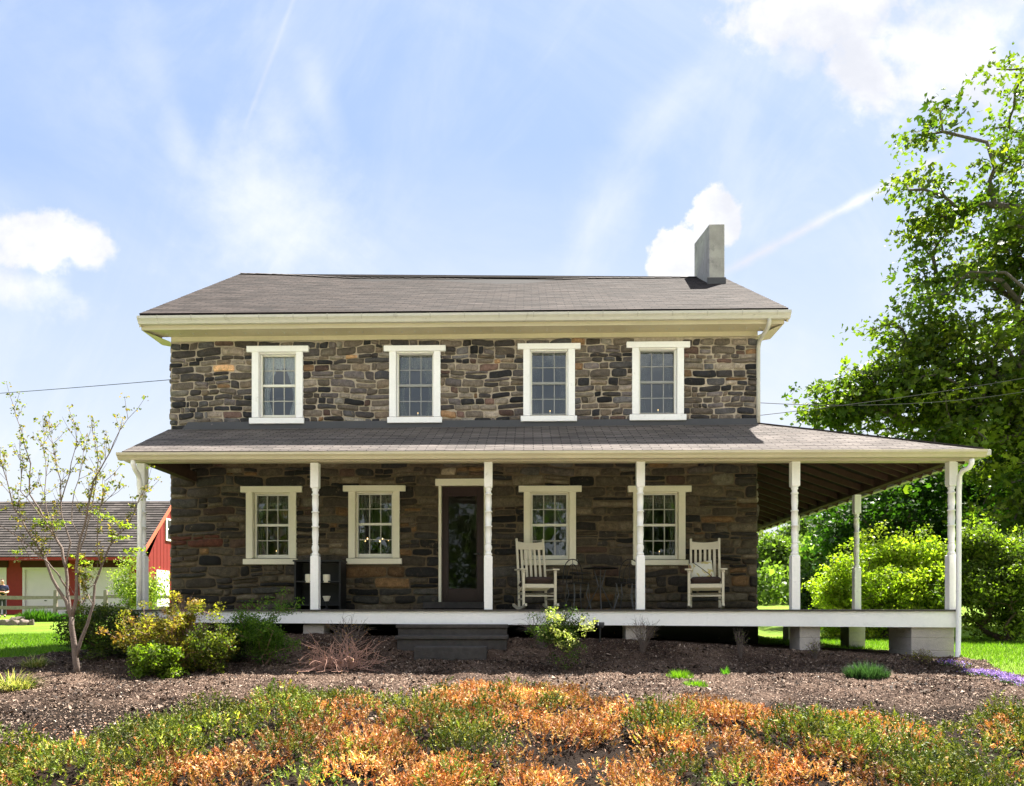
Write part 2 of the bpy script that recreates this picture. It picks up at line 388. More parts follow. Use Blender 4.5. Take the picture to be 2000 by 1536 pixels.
M['roofg'] = shingle('barn_shingles', (.10, .085, .078), (.045, .038, .035), (.02, .018, .017), .55, .22)

def shingled(name, quad, m, parent, course=.135, sag=None, th=.05, nx=40, wob=.006, butt=.0045):
    """roof slope: quad = eaveL, eaveR, ridgeR, ridgeL (3D). stepped courses"""
    a, b, c, d = [np.array(q, float) for q in quad]
    L = max(np.linalg.norm(d-a), np.linalg.norm(c-b)); n = max(2, int(round(L/course)))
    nrm = np.cross(b-a, d-a); nrm /= np.linalg.norm(nrm)
    if nrm[2] < 0: nrm = -nrm
    V = []; UV = []; Fc = []
    ex = (b-a)/np.linalg.norm(b-a)
    for i in range(n):
        for e, (tt, off) in enumerate(((i/n, butt), ((i+1)/n, 0))):
            for k in range(nx+1):
                s = k/nx; p = (a+(b-a)*s)*(1-tt)+(d+(c-d)*s)*tt
                wz = (vn(s*31, i*.7+e*.0, 5)-.5)*wob
                if e == 0: wz += (vn(s*90, i*3.1, 9)-.5)*wob*.5
                sg = 0 if sag is None else sag(s, tt)
                V.append(p+nrm*(off+wz*.6)+np.array([0, 0, sg])); rel = p-a
                UV.append((float(np.dot(rel, ex)), (i+e)*course+.003*(1 if e == 0 else -1)))
    for i in range(n):
        r0 = i*2*(nx+1); r1 = r0+nx+1
        for k in range(nx): Fc.append((r0+k, r0+k+1, r1+k+1, r1+k))
        if i:
            q0 = r0-(nx+1)
            for k in range(nx): Fc.append((q0+k, q0+k+1, r0+k+1, r0+k))
    me = bpy.data.meshes.new(name); V = np.array(V)
    # underside
    base = len(V); under = [a-nrm*th, b-nrm*th, c-nrm*th, d-nrm*th]; V = np.concatenate([V, under]); UV += [(0, 0)]*4
    Fc.append((base, base+3, base+2, base+1)); Fc.append((0, base, base+1, nx)); top = (2*n-1)*(nx+1)
    Fc.append((top, top+nx, base+2, base+3))
    lf = [i*(nx+1) for i in range(2*n)]; Fc.append(tuple(lf+[base+3, base])); rt = [i*(nx+1)+nx for i in range(2*n)]; Fc.append(tuple(rt[::-1]+[base+1, base+2]))
    V = V-origin(parent)
    me.from_pydata(V.tolist(), [], Fc); ul = me.uv_layers.new(name='UVMap')
    for l in me.loops: ul.data[l.index].uv = UV[l.vertex_index]
    me.update()
    return link(name, me, m, parent, False, False, 0)

# ------------------------------------------------------------------ ground
def axis(segs):
    out = []
    for a, b, s in segs: out += list(np.arange(a, b, s))
    out.append(segs[-1][1]); return np.array(out)
def sheet(name, xs, ys, zf, m, mask=None, lift=0):
    X, Y = np.meshgrid(xs, ys); Z = zf(X, Y)+lift; nx = len(xs); ny = len(ys)
    V = np.stack([X.ravel(), Y.ravel(), Z.ravel()], 1)
    i, j = np.meshgrid(np.arange(nx-1), np.arange(ny-1)); a = (j*nx+i).ravel()
    Fa = np.stack([a, a+1, a+nx+1, a+nx], 1)
    if mask is not None:
        c = V[Fa].mean(1); Fa = Fa[mask(c[:, 0], c[:, 1])]
    return bulk(name, V, Fa, m, smooth=True)
def groundmat():
    m = bpy.data.materials.new('lawn'); m.use_nodes = True; t = m.node_tree; b = t.nodes['Principled BSDF']; b.inputs['Roughness'].default_value = .9
    b.inputs['Specular IOR Level'].default_value = .1
    tcn = t.nodes.new('ShaderNodeTexCoord'); v_ = tcn.outputs['Object']
    a = noise(t, v_, .6, 4, .6); c = noise(t, v_, 6, 5, .7); f = noise(t, v_, 60, 3, .7)
    col = mixc(t, a.step(.35, .65), (.11, .19, .016), (.16, .235, .024)); col = mixc(t, c.step(.45, .75)*.5, col, (.07, .13, .012))
    col = mixc(t, noise(t, v_, .9, 6, .7, .6).step(.62, .72)*.6, col, (.33, .27, .14))
    col = mixc(t, 1.0, col, comb(t, *(f.rng(.3, .7, .6, 1.4),)*3), 'MULTIPLY'); t.links.new(col.k, b.inputs['Base Color'])
    bn = t.nodes.new('ShaderNodeBump'); bn.inputs['Strength'].default_value = .8; bn.inputs['Distance'].default_value = .04
    t.links.new((f+c).k, bn.inputs['Height']); t.links.new(bn.outputs[0], b.inputs['Normal']); return m
def mulchmat():
    m = bpy.data.materials.new('mulch'); m.use_nodes = True; t = m.node_tree; b = t.nodes['Principled BSDF']; b.inputs['Roughness'].default_value = .95
    b.inputs['Specular IOR Level'].default_value = .1
    tcn = t.nodes.new('ShaderNodeTexCoord'); v_ = tcn.outputs['Object']
    a = noise(t, v_, 1.1, 4, .6); f = noise(t, v_, 45, 5, .75); g = noise(t, v_, 16, 4, .7)
    col = mixc(t, a.step(.35, .68), (.07, .044, .033), (.20, .135, .10))
    col = mixc(t, 1.0, col, comb(t, *(f.rng(.3, .7, .3, 1.7)*g.rng(.3, .7, .7, 1.25),)*3), 'MULTIPLY'); ox, oy, oz = sep(t, v_)
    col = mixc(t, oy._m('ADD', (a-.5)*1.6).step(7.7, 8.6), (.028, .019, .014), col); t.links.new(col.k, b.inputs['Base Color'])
    bn = t.nodes.new('ShaderNodeBump'); bn.inputs['Strength'].default_value = 1.; bn.inputs['Distance'].default_value = .05
    t.links.new((f+g).k, bn.inputs['Height']); t.links.new(bn.outputs[0], b.inputs['Normal']); return m
M['lawn'] = groundmat(); M['mulch'] = mulchmat()
gxs = axis([(-900, -100, 80), (-100, -30, 7), (-30, 30, .4), (30, 100, 7), (100, 900, 80)]); gys = axis([(-300, -20, 40), (-20, 4, 2), (4, 40, .4), (40, 120, 6), (120, 1000, 80)])
def gz0(x, y):
    k = np.clip((x+6.3)/.6, 0, 1)*np.clip((6.2-x)/.6, 0, 1)*np.clip((y-6.0)/.6, 0, 1)*np.clip((13.6-y)/.4, 0, 1)
    return terrain(x, y)-.22*k
g = sheet('ground', gxs, gys, gz0, M['lawn']); tag(g, kind='structure')
def bedmask(x, y):
    left = (y < 11.2+.35*np.sin(x*1.7)+.3*(x+7)*.2) & (x < -6.2)
    mid = (x >= -6.2) & (x < 6.45+.15*np.sin(y*3)) & (y < 13.5)
    low = (y < 8.6+.2*np.sin(x*2)) & (x >= 6.3)
    return (left | mid | low) & (y > 5.3)
M['bounce_gravel'] = mat('bounce_gravel', (.46, .42, .37), .95, .3, 9, .4, 60)
tag(sheet('bounce_road', axis([(-120, 120, 4)]), axis([(-12, 3.6, 1.2)]), terrain, M['bounce_gravel'], lift=.02), kind='structure')  # pale ground added out of view to bounce light onto the facade
bx = np.arange(-11, 11, .06); by = np.arange(5.2, 13.6, .05)
def bedz(x, y): return terrain(x, y)+.012+.075*(fbm(x*4.5, y*5.5, 11, 4)-.4)*np.clip((13-y)/2, .3, 1)+np.clip(.02*(vn(x*16, y*16, 8)-.4), 0, 1)
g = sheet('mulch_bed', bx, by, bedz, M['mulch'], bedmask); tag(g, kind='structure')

def leafmesh(C, size, upb=.35, shape='diamond', nrm=None, asp=.62, dirn=None):
    """C (n,3) centres -> V, Fa; each leaf a folded diamond (2 tris as 1 quad) or 3-lobed"""
    n = len(C); d = rng.normal(size=(n, 3)) if dirn is None else dirn+rng.normal(size=(n, 3))*.5
    d /= np.linalg.norm(d, axis=1)[:, None]
    up = rng.normal(size=(n, 3))*(1-upb); up[:, 2] += upb*1.6
    r = np.cross(d, up); r /= np.linalg.norm(r, axis=1)[:, None]+1e-9; q = np.cross(r, d)
    s = (size*np.exp(rng.normal(size=n)*.25))[:, None]
    if shape == 'diamond':
        V = np.stack([C-d*s*.5, C+r*s*asp*.5+q*s*.12, C+d*s*.5, C-r*s*asp*.5+q*s*.12], 1).reshape(-1, 3)
        a = np.arange(n)[:, None]*4; return V, np.concatenate([a, a+1, a+2, a+3], 1), 4
    if shape == 'tri':
        V = np.stack([C-r*s*asp*.5, C+r*s*asp*.5, C+d*s], 1).reshape(-1, 3); a = np.arange(n)[:, None]*3
        return V, np.concatenate([a, a+1, a+2], 1), 3
    # maple: 3 quads from base
    def pt(a_, b_, h_): return C+d*s*a_+r*s*b_+q*s*h_
    pts = [pt(-.4, 0, 0), pt(-.15, .5, .12), pt(.05, .2, .03), pt(.55, 0, -.1), pt(.05, -.2, .03), pt(-.15, -.5, .12), pt(.25, .42, .0), pt(.25, -.42, .0)]
    V = np.stack(pts, 1).reshape(-1, 3); a = np.arange(n)[:, None]*8
    Fa = np.concatenate([np.concatenate([a, a+1, a+6, a+2], 1), np.concatenate([a, a+2, a+3, a+4], 1), np.concatenate([a, a+4, a+7, a+5], 1)], 0)
    return V, Fa, 8
def colvar(n, cols, k, w=None, j=.18):
    cols = np.array(cols); c = cols[rng.choice(len(cols), n, p=w)]*np.exp(rng.normal(size=(n, 1))*j)
    return np.repeat(np.clip(c, 0, 1), k, 0)
def skeleton(root, pts, r0=.006, expo=.5, bend=.1, trunk=None, pw=.6, maxr=1.0):
    """connect pts to a tree growing from root; returns tubes as (A,B,ra,rb)"""
    nodes = [np.array(root, float)]; par = [-1]; cost = [0.0]
    if trunk is not None:
        for p in trunk: nodes.append(np.array(p, float)); par.append(len(nodes)-2); cost.append(cost[-1]+np.linalg.norm(nodes[-1]-nodes[-2]))
    st = len(nodes)-1 if trunk is not None else 0
    o = np.argsort(np.linalg.norm(pts-nodes[st], axis=1)); tips = []
    for i in o:
        p = pts[i]; Nn = np.array(nodes[max(0, st-1 if trunk is not None and len(trunk) > 1 else st):]); off = len(nodes)-len(Nn)
        dd = np.linalg.norm(Nn-p, axis=1); cc = dd**1.25+pw*np.array(cost[off:])
        j = int(np.argmin(cc))+off
        if dd[j-off] > .35*bend*10:
            mid = (nodes[j]+p)/2+rng.normal(size=3)*dd[j-off]*.09+np.array([0, 0, dd[j-off]*.06])
            nodes.append(mid); par.append(j); cost.append(cost[j]+np.linalg.norm(mid-nodes[j])); j = len(nodes)-1
        nodes.append(p); par.append(j); cost.append(cost[j]+np.linalg.norm(p-nodes[j])); tips.append(len(nodes)-1)
    cnt = np.zeros(len(nodes)); 
    for t_ in tips: cnt[t_] += 1
    for k in range(len(nodes)-1, 0, -1): cnt[par[k]] += cnt[k]
    rad = np.minimum(r0*np.maximum(cnt, 1)**expo, maxr)
    return nodes, par, rad
def limbs(name, sk, m, parent, n=5, flare=1.3):
    nodes, par, rad = sk; N = np.array(nodes); idx = np.arange(1, len(N)); pa = np.array(par)[1:]
    A = N[pa]; B = N[idx]; d = B-A; L = np.linalg.norm(d, axis=1)[:, None]+1e-9; d = d/L
    ref = np.where(np.abs(d[:, 2:3]) > .95, np.array([[1., 0, 0]]), np.array([[0, 0, 1.]]))
    a = np.cross(d, ref); a /= np.linalg.norm(a, axis=1)[:, None]; b = np.cross(d, a)
    ra = np.minimum(rad[pa], rad[idx]*1.35)[:, None]; rb = rad[idx][:, None]
    ra = np.where((pa == 0)[:, None], ra*flare, ra)
    V = []
    for O, rr in ((A, ra), (B+d*rb*.5, rb)):
        for k in range(n): V.append(O+rr*(a*cos(2*pi*k/n)+b*sin(2*pi*k/n)))
    V = np.stack(V, 1).reshape(-1, 3); e = np.arange(len(idx))[:, None]*2*n
    Fa = np.concatenate([np.concatenate([e+k, e+(k+1) % n, e+n+(k+1) % n, e+n+k], 1) for k in range(n)], 0)
    return bulk(name, V, Fa, m, parent, smooth=True)
def blob(n, c, r, shell=.5, flat=0):
    d = rng.normal(size=(n, 3)); d /= np.linalg.norm(d, axis=1)[:, None]
    t = (shell+(1-shell)*rng.random(n))[:, None]; return np.array(c)+d*t*np.array(r)
def around(C, k, s):
    C = np.repeat(C, k, 0); return C+np.clip(rng.normal(size=C.shape), -1.7, 1.7)*np.array(s)

# ------------------------------------------------------------------ farmhouse
YW = 13.4
H = thing('farmhouse', (-1.1, YW, -.75), 'two storey fieldstone farmhouse with brown shingle roof, grey chimney and white wraparound porch', 'house')
XL = P(334, 900, YW)[0]; XR = P(1478, 900, YW)[0]; YB = 21.2; ZT = P(900, 662, YW)[2]
win = {  # lintel l,r,t,b  casing l,r  sill l,r,t,b  glass l,r,t,b  grey sash
 'U1': ((481, 602, 675, 687.5), (491.5, 591), (486, 593, 815, 827.5), (512, 576, 697, 811), 0),
 'U2': ((749, 870, 674, 686), (760, 860), (756, 863, 813.5, 826), (778, 844, 695, 812), 1),
 'U3': ((1011, 1134, 670, 682), (1022, 1123), (1017, 1127, 811, 823), (1038, 1105, 690, 808), 1),
 'U4': ((1224, 1348, 666.5, 679), (1235, 1336), (1230, 1341, 808, 821), (1250, 1319, 688, 806), 1),
 'L1': ((469, 589, 949.5, 962), (480, 578), (474, 580, 1091, 1102.5), (500.5, 563, 968.5, 1084), 0),
 'L2': ((669.5, 791.5, 948, 960), (680, 780), (676, 784, 1090, 1102), (700, 765, 966.5, 1082), 0),
 'L3': ((1013, 1136, 948.6, 961), (1023, 1125), (1018, 1128, 1093, 1104), (1040, 1106, 967, 1085), 0),
 'L4': ((1227, 1351, 948.6, 961), (1237, 1339), (1234, 1345, 1093, 1104), (1254, 1320, 967, 1085), 0)}
def xz(px, py, Y=YW): p = P(px, py, Y); return p[0], p[2]
openings = []; trims = []
for k, (ln, cs, sl_, gl, gy) in win.items():
    x0, z1 = xz(cs[0]+12, ln[3]); x1, z0 = xz(cs[1]-12, sl_[2]); openings.append((x0, x1, z0, z1))
    a0 = xz(cs[0]+3, ln[2]+3); a1 = xz(cs[1]-3, sl_[3]-3); trims.append((a0[0], a1[0], a1[1], a0[1]))
dx0, dz1 = xz(861, 950); dx1, dz0 = xz(945.5, 1177); openings.append((dx0, dx1, 0.0, dz1)); trims.append((xz(857, 0)[0], xz(950, 0)[0], -.1, xz(900, 938)[1]))
ZB = -1.0
def cutwall(mb, xs_, zs_, ops, y0, y1, fx=None):
    """solid wall with rectangular holes: front, back and reveals"""
    xs = sorted(set([xs_[0], xs_[1]]+[o[0] for o in ops]+[o[1] for o in ops])); zs = sorted(set([zs_[0], zs_[1]]+[o[2] for o in ops]+[o[3] for o in ops]))
    hole = lambda x, z: any(o[0] < x < o[1] and o[2] < z < o[3] for o in ops)
    for i in range(len(xs)-1):
        for j in range(len(zs)-1):
            xm, zm = (xs[i]+xs[i+1])/2, (zs[j]+zs[j+1])/2
            if hole(xm, zm): continue
            for yv in (y0, y1): mb.add([(xs[i], yv, zs[j]), (xs[i+1], yv, zs[j]), (xs[i+1], yv, zs[j+1]), (xs[i], yv, zs[j+1])], [(0, 1, 2, 3) if yv == y0 else (3, 2, 1, 0)])
    for (a, b, c, d) in ops:
        mb.add([(a, y0, c), (a, y1, c), (a, y1, d), (a, y0, d)], [(0, 1, 2, 3)]); mb.add([(b, y0, c), (b, y1, c), (b, y1, d), (b, y0, d)], [(3, 2, 1, 0)])
        mb.add([(a, y0, c), (b, y0, c), (b, y1, c), (a, y1, c)], [(0, 1, 2, 3)]); mb.add([(a, y0, d), (b, y0, d), (b, y1, d), (a, y1, d)], [(3, 2, 1, 0)])
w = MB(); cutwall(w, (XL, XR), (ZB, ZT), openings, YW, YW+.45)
ZR0 = 7.4
for x0, x1 in ((XL, XL+.45), (XR-.45, XR)):
    w.box((x0, YW+.45, ZB), (x1, YB, ZT)); ym = (YW+YB)/2
    w.hexa([(x0, YW, ZT), (x1, YW, ZT), (x1, YB, ZT), (x0, YB, ZT), (x0, ym-.05, ZR0), (x1, ym-.05, ZR0), (x1, ym+.05, ZR0), (x0, ym+.05, ZR0)])
for x in (XL, XR): w.add([(x, YW, ZB), (x, YW+.45, ZB), (x, YW+.45, ZT), (x, YW, ZT)], [(0, 1, 2, 3)])
w.box((XL+.45, YB-.45, ZB), (XR-.45, YB, ZT))
wall = w.build('wall', M['mortar'], H)
# stones
PAL = np.array([(.105, .085, .070), (.15, .122, .098), (.21, .175, .14), (.052, .045, .044), (.024, .023, .026), (.118, .100, .098), (.27, .16, .085), (.17, .13, .095), (.092, .086, .088), (.13, .08, .065), (.19, .17, .145)])
PW = np.array([.15, .17, .13, .14, .12, .12, .04, .07, .08, .03, .02]); PW = PW/PW.sum()
def layout(x0, x1, z0, z1, holes, hr, wr, rs):
    r = random.Random(rs); out = []; z = z0
    while z < z1-.02:
        h = r.uniform(*hr); 
        if z+h > z1-.07: h = z1-z
        za, zb = z, z+h; iv = [(x0, x1)]
        for a, b, c, d in holes:
            if min(zb, d)-max(za, c) > .3*h:
                iv = [s for i in iv for s in ((i[0], min(i[1], a)), (max(i[0], b), i[1])) if s[1]-s[0] > .05 and (s[0] < a or s[0] >= b or True)]
                iv = [s for s in iv if s[1]-s[0] > .05]
        iv = sorted(set(iv))
        for a, b in iv:
            x = a
            while x < b-.01:
                wd = r.uniform(*wr)*(.7+.6*h/hr[1])
                if r.random() < .16: wd *= .4
                if x+wd > b-.12: wd = b-x
                xr_ = r.uniform(-.02, .035)
                q = r.random()
                if q < .34 and h > .13:
                    zs = za+h*r.uniform(.3, .7)
                    for (c, d) in ((za, zs), (zs, zb)):
                        if wd > .3 and r.random() < .45:
                            xm = x+wd*r.uniform(.3, .7); out += [(x, xm, c, d), (xm, x+wd, c, d)]
                        else: out.append((x, x+wd, c, d))
                elif q < .40 and h > .17:
                    z3 = [za, za+h*r.uniform(.25, .4), za+h*r.uniform(.6, .75), zb]
                    for c, d in zip(z3[:-1], z3[1:]): out.append((x, x+wd, c, d))
                else: out.append((x-(xr_ if x == x0 else 0), x+wd+(xr_ if x+wd >= x1-.001 else 0), za, zb))
                x += wd
        z = zb
    return out
def stones(mp, rects, sd, special=None, dark=None, proud=(.022, .052)):
    nu, nv = 9, 7; s = np.sin(np.linspace(-1, 1, nu)*pi/2); t_ = np.sin(np.linspace(-1, 1, nv)*pi/2); Sg, T = np.meshgrid(s, t_); Sg = Sg.ravel(); T = T.ravel()
    i, j = np.meshgrid(np.arange(nu-1), np.arange(nv-1)); f0 = (j*nu+i).ravel(); F0 = np.stack([f0, f0+1, f0+nu+1, f0+nu], 1)
    Vs = []; Fs = []; Cs = []; r = np.random.default_rng(sd); n = 0
    for (a, b, c, d) in rects:
        gp = r.uniform(.003, .008); hx = (b-a)/2-gp; hz = (d-c)/2-gp
        if hx < .012 or hz < .008: continue
        ra = r.uniform(.01, .10); rb = r.uniform(.02, .16)
        cr = r.uniform(0, .16, 4)*(r.random(4) < .6)
        cut = cr[0]*(Sg < 0)*(T < 0)+cr[1]*(Sg > 0)*(T < 0)+cr[2]*(Sg > 0)*(T > 0)+cr[3]*(Sg < 0)*(T > 0)
        e = np.abs(Sg*T)**3
        su = Sg*(1-ra*np.abs(T)**4*.6-cut*e); tv = T*(1-rb*np.abs(Sg)**4*.8-cut*1.6*e)
        x = (a+b)/2+su*hx; z = (c+d)/2+tv*hz
        off = r.uniform(0, 50); x = x+(vn(x*9+off, z*9, 2)-.5)*.022; z = z+(vn(x*8, z*9+off, 4)-.5)*.022+r.uniform(-.02, .02)*Sg*min(1, hz/.08)*.6
        z = z+.07*(vn(x*1.1, z*1.5, sd)-.5)+.03*(vn(x*3.1, z*2.1, sd+3)-.5); x = x+.06*(vn(x*1.3, z*3, sd+5)-.5)
        ed = np.maximum(np.abs(Sg), np.abs(T)); pr = r.uniform(*proud)
        dep = -.006+(pr+.006)*(1-ed**9)+(vn(x*17+off, z*17, 6)-.5)*.026*(1-ed**6)+r.uniform(-.006, .006)*Sg+r.uniform(-.005, .005)*T
        dep = np.where(ed > .99, -.008, dep)
        Vs.append(mp(x, z, dep)); Fs.append(F0+n); n += len(x)
        cc = PAL[r.choice(len(PAL), p=PW)]*np.exp(r.normal()*.32)
        if special and special(((a+b)/2, (c+d)/2)) is not None: cc = np.array(special(((a+b)/2, (c+d)/2)))
        Cs.append(np.tile(cc, (len(x), 1)))
    return np.concatenate(Vs), np.concatenate(Fs), np.concatenate(Cs)
zsplit = 3.0
rc = layout(XL, XR, -.95, zsplit, trims, (.11, .23), (.22, .62), 5)+layout(XL, XR, zsplit, ZT-.02, trims, (.07, .16), (.11, .38), 9)
sx_, sz_ = xz(390, 1057)
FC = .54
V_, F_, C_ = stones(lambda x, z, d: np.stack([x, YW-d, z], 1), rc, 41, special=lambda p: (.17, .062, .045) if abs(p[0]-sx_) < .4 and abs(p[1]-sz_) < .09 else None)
C_ = C_*np.where(V_[:, 2:3] < zsplit, np.array([[FC*1.0, FC*.96, FC*.80]]), 1.0)  # lower stones darker and browner, with porch shade put into their colour
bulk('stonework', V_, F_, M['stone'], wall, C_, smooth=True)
for X_, sg, sd in ((XL, -1, 51), (XR, 1, 61)):
    rc = layout(YW, YB, -.95, ZT-.02, [], (.13, .27), (.25, .6), sd)
    V_, F_, C_ = stones(lambda x, z, d: np.stack([X_+sg*d+0*x, x, z], 1), rc, sd)
    bulk('stonework', V_, F_, M['stone'], wall, C_, smooth=True)
fl = MB(); fl.box((XL+.45, YW+.45, -.1), (XR-.45, YB-.45, .02)); fl.box((XL+.45, YW+.45, 2.72), (XR-.45, YB-.45, 2.95)); fl.box((XL+.45, YW+3.6, .02), (XR-.45, YW+3.75, 2.72)); fl.box((XL+.45, YW+3.6, 2.95), (XR-.45, YW+3.75, ZT))
fl.box((XL+.46, YW+.46, ZT-.02), (XR-.46, YB-.46, ZT+.05))
fl.build('interior_partition', M['interior'], H)

def window(k, spec):
    ln, cs, sl_, gl, gy = spec; yf = YW-.07
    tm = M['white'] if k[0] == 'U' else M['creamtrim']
    x0, zt = xz(cs[0], ln[3], yf); x1, zb = xz(cs[1], sl_[2], yf)
    xi0 = xz(cs[0]+13, 0, yf)[0]; xi1 = xz(cs[1]-13, 0, yf)[0]
    c = MB(); c.box((x0, yf, zb), (xi0, YW+.03, zt)); c.box((xi1, yf, zb), (x1, YW+.03, zt))
    c.box((xi0+.001, YW+.032, zb), (xi0+.02, YW+.20, zt)); c.box((xi1-.02, YW+.032, zb), (xi1-.001, YW+.20, zt)); c.box((xi0+.02, YW-.02, zt-.02), (xi1-.02, YW+.20, zt-.001))
    W_ = c.build('window', tm, H, bev=.004)
    a = xz(ln[0], ln[3], yf-.02); b = xz(ln[1], ln[2], yf-.02)
    MB().box((a[0], yf-.02, a[1]+.001), (b[0], YW+.03, b[1])).build('lintel', tm, W_, bev=.005)
    a = xz(sl_[0], sl_[3], yf-.025); b = xz(sl_[1], sl_[2], yf-.025)
    MB().hexa([(a[0], yf-.025, a[1]), (b[0], yf-.025, a[1]), (b[0], YW+.22, a[1]), (a[0], YW+.22, a[1]), (a[0], yf-.025, b[1]-.008), (b[0], yf-.025, b[1]-.008), (b[0], YW+.22, b[1]-.001), (a[0], YW+.22, b[1]-.001)]).build('sill', tm, W_, bev=.004)
    # sash
    sm = M['sashgrey'] if gy else M['sash']; ys = YW+.07
    g0, gz1 = xz(gl[0], gl[2], ys); g1, gz0 = xz(gl[1], gl[3], ys); zm = (gz0+gz1)/2; s = MB()
    xa, xb = xi0+.021, xi1-.021
    s.box((xa, ys, zb+.002), (g0, ys+.05, zt-.022)); s.box((g1, ys, zb+.002), (xb, ys+.05, zt-.022))
    s.box((g0, ys+.001, gz1), (g1, ys+.05, zt-.022)); s.box((g0, ys+.001, zb+.002), (g1, ys+.05, gz0)); s.box((g0, ys-.004, zm-.022), (g1, ys+.049, zm+.022))
    sa = s.build('sash', sm, W_, bev=.003)
    for a_, b_ in ((xa, xa+.018), (xb-.018, xb)): MB().box((a_, ys-.03, zb+.01), (b_, ys-.001, zt-.022)).build('storm_channel', M['sash'], W_)
    mu = MB()
    for f in (1/3, 2/3): mu.box((g0+(g1-g0)*f-.008, ys+.012, gz0), (g0+(g1-g0)*f+.008, ys+.03, gz1))
    for a_, b_ in ((gz0, zm-.022), (zm+.022, gz1)): mu.box((g0, ys+.0125, (a_+b_)/2-.008), (g1, ys+.0295, (a_+b_)/2+.008))
    mu.build('muntins', M['sashgrey'] if gy else M['muntin'], W_)
    # glass
    gm = MB()
    for a_, b_ in ((gz0, zm-.022), (zm+.022, gz1)): gm.add([(g0, ys+.024, a_), (g1, ys+.024, a_), (g1, ys+.024, b_), (g0, ys+.024, b_)], [(0, 1, 2, 3)])
    gm.build('pane', M['glass'], W_)
    # curtain: valance on top + tied-back sides
    yc = YW+.24; cu = MB(); nx = 40; wd = g1-g0
    for side in (0, 1):
        V = []; Fc = []; nz = 14
        for j in range(nz+1):
            t = j/nz; z = gz1+.03-(gz1-gz0+.06)*t
            span = .5-(.34*math.sin(min(1, t*1.4)*pi/2) if t < .7 else .34-.14*(t-.7)/.3)
            for i in range(nx//2+1):
                f = i/(nx//2)*span; x = g0-.03+(wd+.06)*(f if side == 0 else 1-f)
                V.append((x, yc+.025*math.sin(f*wd/max(span, .1)*26+side), z))
        n2_ = nx//2+1
        for j in range(nz):
            for i in range(nx//2): a_ = j*n2_+i; Fc.append((a_, a_+1, a_+n2_+1, a_+n2_))
        cu.add(V, Fc)
    V = []; Fc = []
    for j in range(5):
        for i in range(nx+1):
            x = g0-.02+(wd+.04)*i/nx; dr = (gz1-gz0)*(.17+.05*abs(math.sin(i/nx*pi*3)))
            V.append((x, yc-.05+.02*math.sin(i*1.3), gz1+.03-dr*j/4))
    for j in range(4):
        for i in range(nx): a_ = j*(nx+1)+i; Fc.append((a_, a_+1, a_+nx+2, a_+nx+1))
    cu.add(V, Fc); cu.build('curtain', M['lacepale'] if k == 'U1' else M['lacedark'] if k in ('U3', 'U4') else M['lace'], W_, smooth=True)
    return (g0+g1)/2, gz0
wc = {k: window(k, s) for k, s in win.items()}
# door
yd = YW+.10; d0 = xz(862, 951, yd); d1 = xz(944.5, 1176, yd); q0 = xz(875, 969, yd); q1 = xz(932, 1151, yd)
DR = MB(); DR.box((d0[0], yd, d1[1]), (q0[0], yd+.045, d0[1])).box((q1[0], yd, d1[1]), (d1[0], yd+.045, d0[1])).box((q0[0], yd+.001, q0[1]), (q1[0], yd+.044, d0[1])).box((q0[0], yd+.001, d1[1]), (q1[0], yd+.044, q1[1]))
DR = DR.build('door', M['door'], H, bev=.004)
MB().add([(q0[0], yd+.02, q1[1]), (q1[0], yd+.02, q1[1]), (q1[0], yd+.02, q0[1]), (q0[0], yd+.02, q0[1])], [(0, 1, 2, 3)]).build('pane', M['glassd'], DR)
b_ = MB()
for a, b, c, d in ((q0[0], q0[0]+.012, q1[1], q0[1]), (q1[0]-.012, q1[0], q1[1], q0[1]), (q0[0], q1[0], q1[1], q1[1]+.012), (q0[0], q1[0], q0[1]-.012, q0[1])): b_.box((a, yd-.004-(.001 if b-a > .1 else 0), c), (b, yd+.0, d))
b_.build('glass_bead', M['door'], DR)
MB().tube([(d1[0]-.07, yd-.0, 1.0), (d1[0]-.07, yd-.06, 1.0)], .012, 10).tube([(d1[0]-.07, yd-.05, 1.0), (d1[0]-.17, yd-.055, 1.0)], .010, 10).build('handle', M['ironpale'], DR, smooth=True)
yf = YW-.03; a = xz(856.5, 949, yf); b = xz(861.5, 1176, yf); c_ = xz(945, 0, yf)[0]; e_ = xz(951, 0, yf)[0]
f_ = MB().box((a[0], yf, b[1]), (b[0], yd+.08, a[1])).box((c_, yf, b[1]), (e_, yd+.08, a[1])); f_.build('door_frame', M['creamtrim'], DR, bev=.003)
a = xz(850, 949, yf-.02); b = xz(958, 935, yf-.02); MB().box((a[0], yf-.02, a[1]+.001), (b[0], YW+.2, b[1])).build('lintel', M['creamtrim'], DR, bev=.004)
a = xz(826, 1187, YW-.12); b = xz(962, 1176, YW-.12); MB().box((a[0], YW-.12, .012), (b[0], yd+.1, b[1])).build('door_step', M['concrete'], DR, bev=.006)

# cornice
YE = 12.95; c = MB()
A = P(293, 644, YE); B = P(1522, 634, YE); zf = (A[2]+B[2])/2
def both(pyl, pyr, Y, pxl=293, pxr=1522): a = P(pxl, pyl, Y); b = P(pxr, pyr, Y); return np.array([a[0], Y, a[2]]), np.array([b[0], Y, b[2]])
A, B = both(645, 632, YE, 276, 1532); c.beam(A, B, 0, .03, .16)
c.beam(A+(0, 0, .012), B+(0, 0, .012), .03, YW-YE-.06, .015)
a, b = both(667.5, 656, YW-.06, 334, 1480); c.beam(a, b, 0, .05, .13)
cor = c.build('cornice', M['cream'], H, bev=.004)
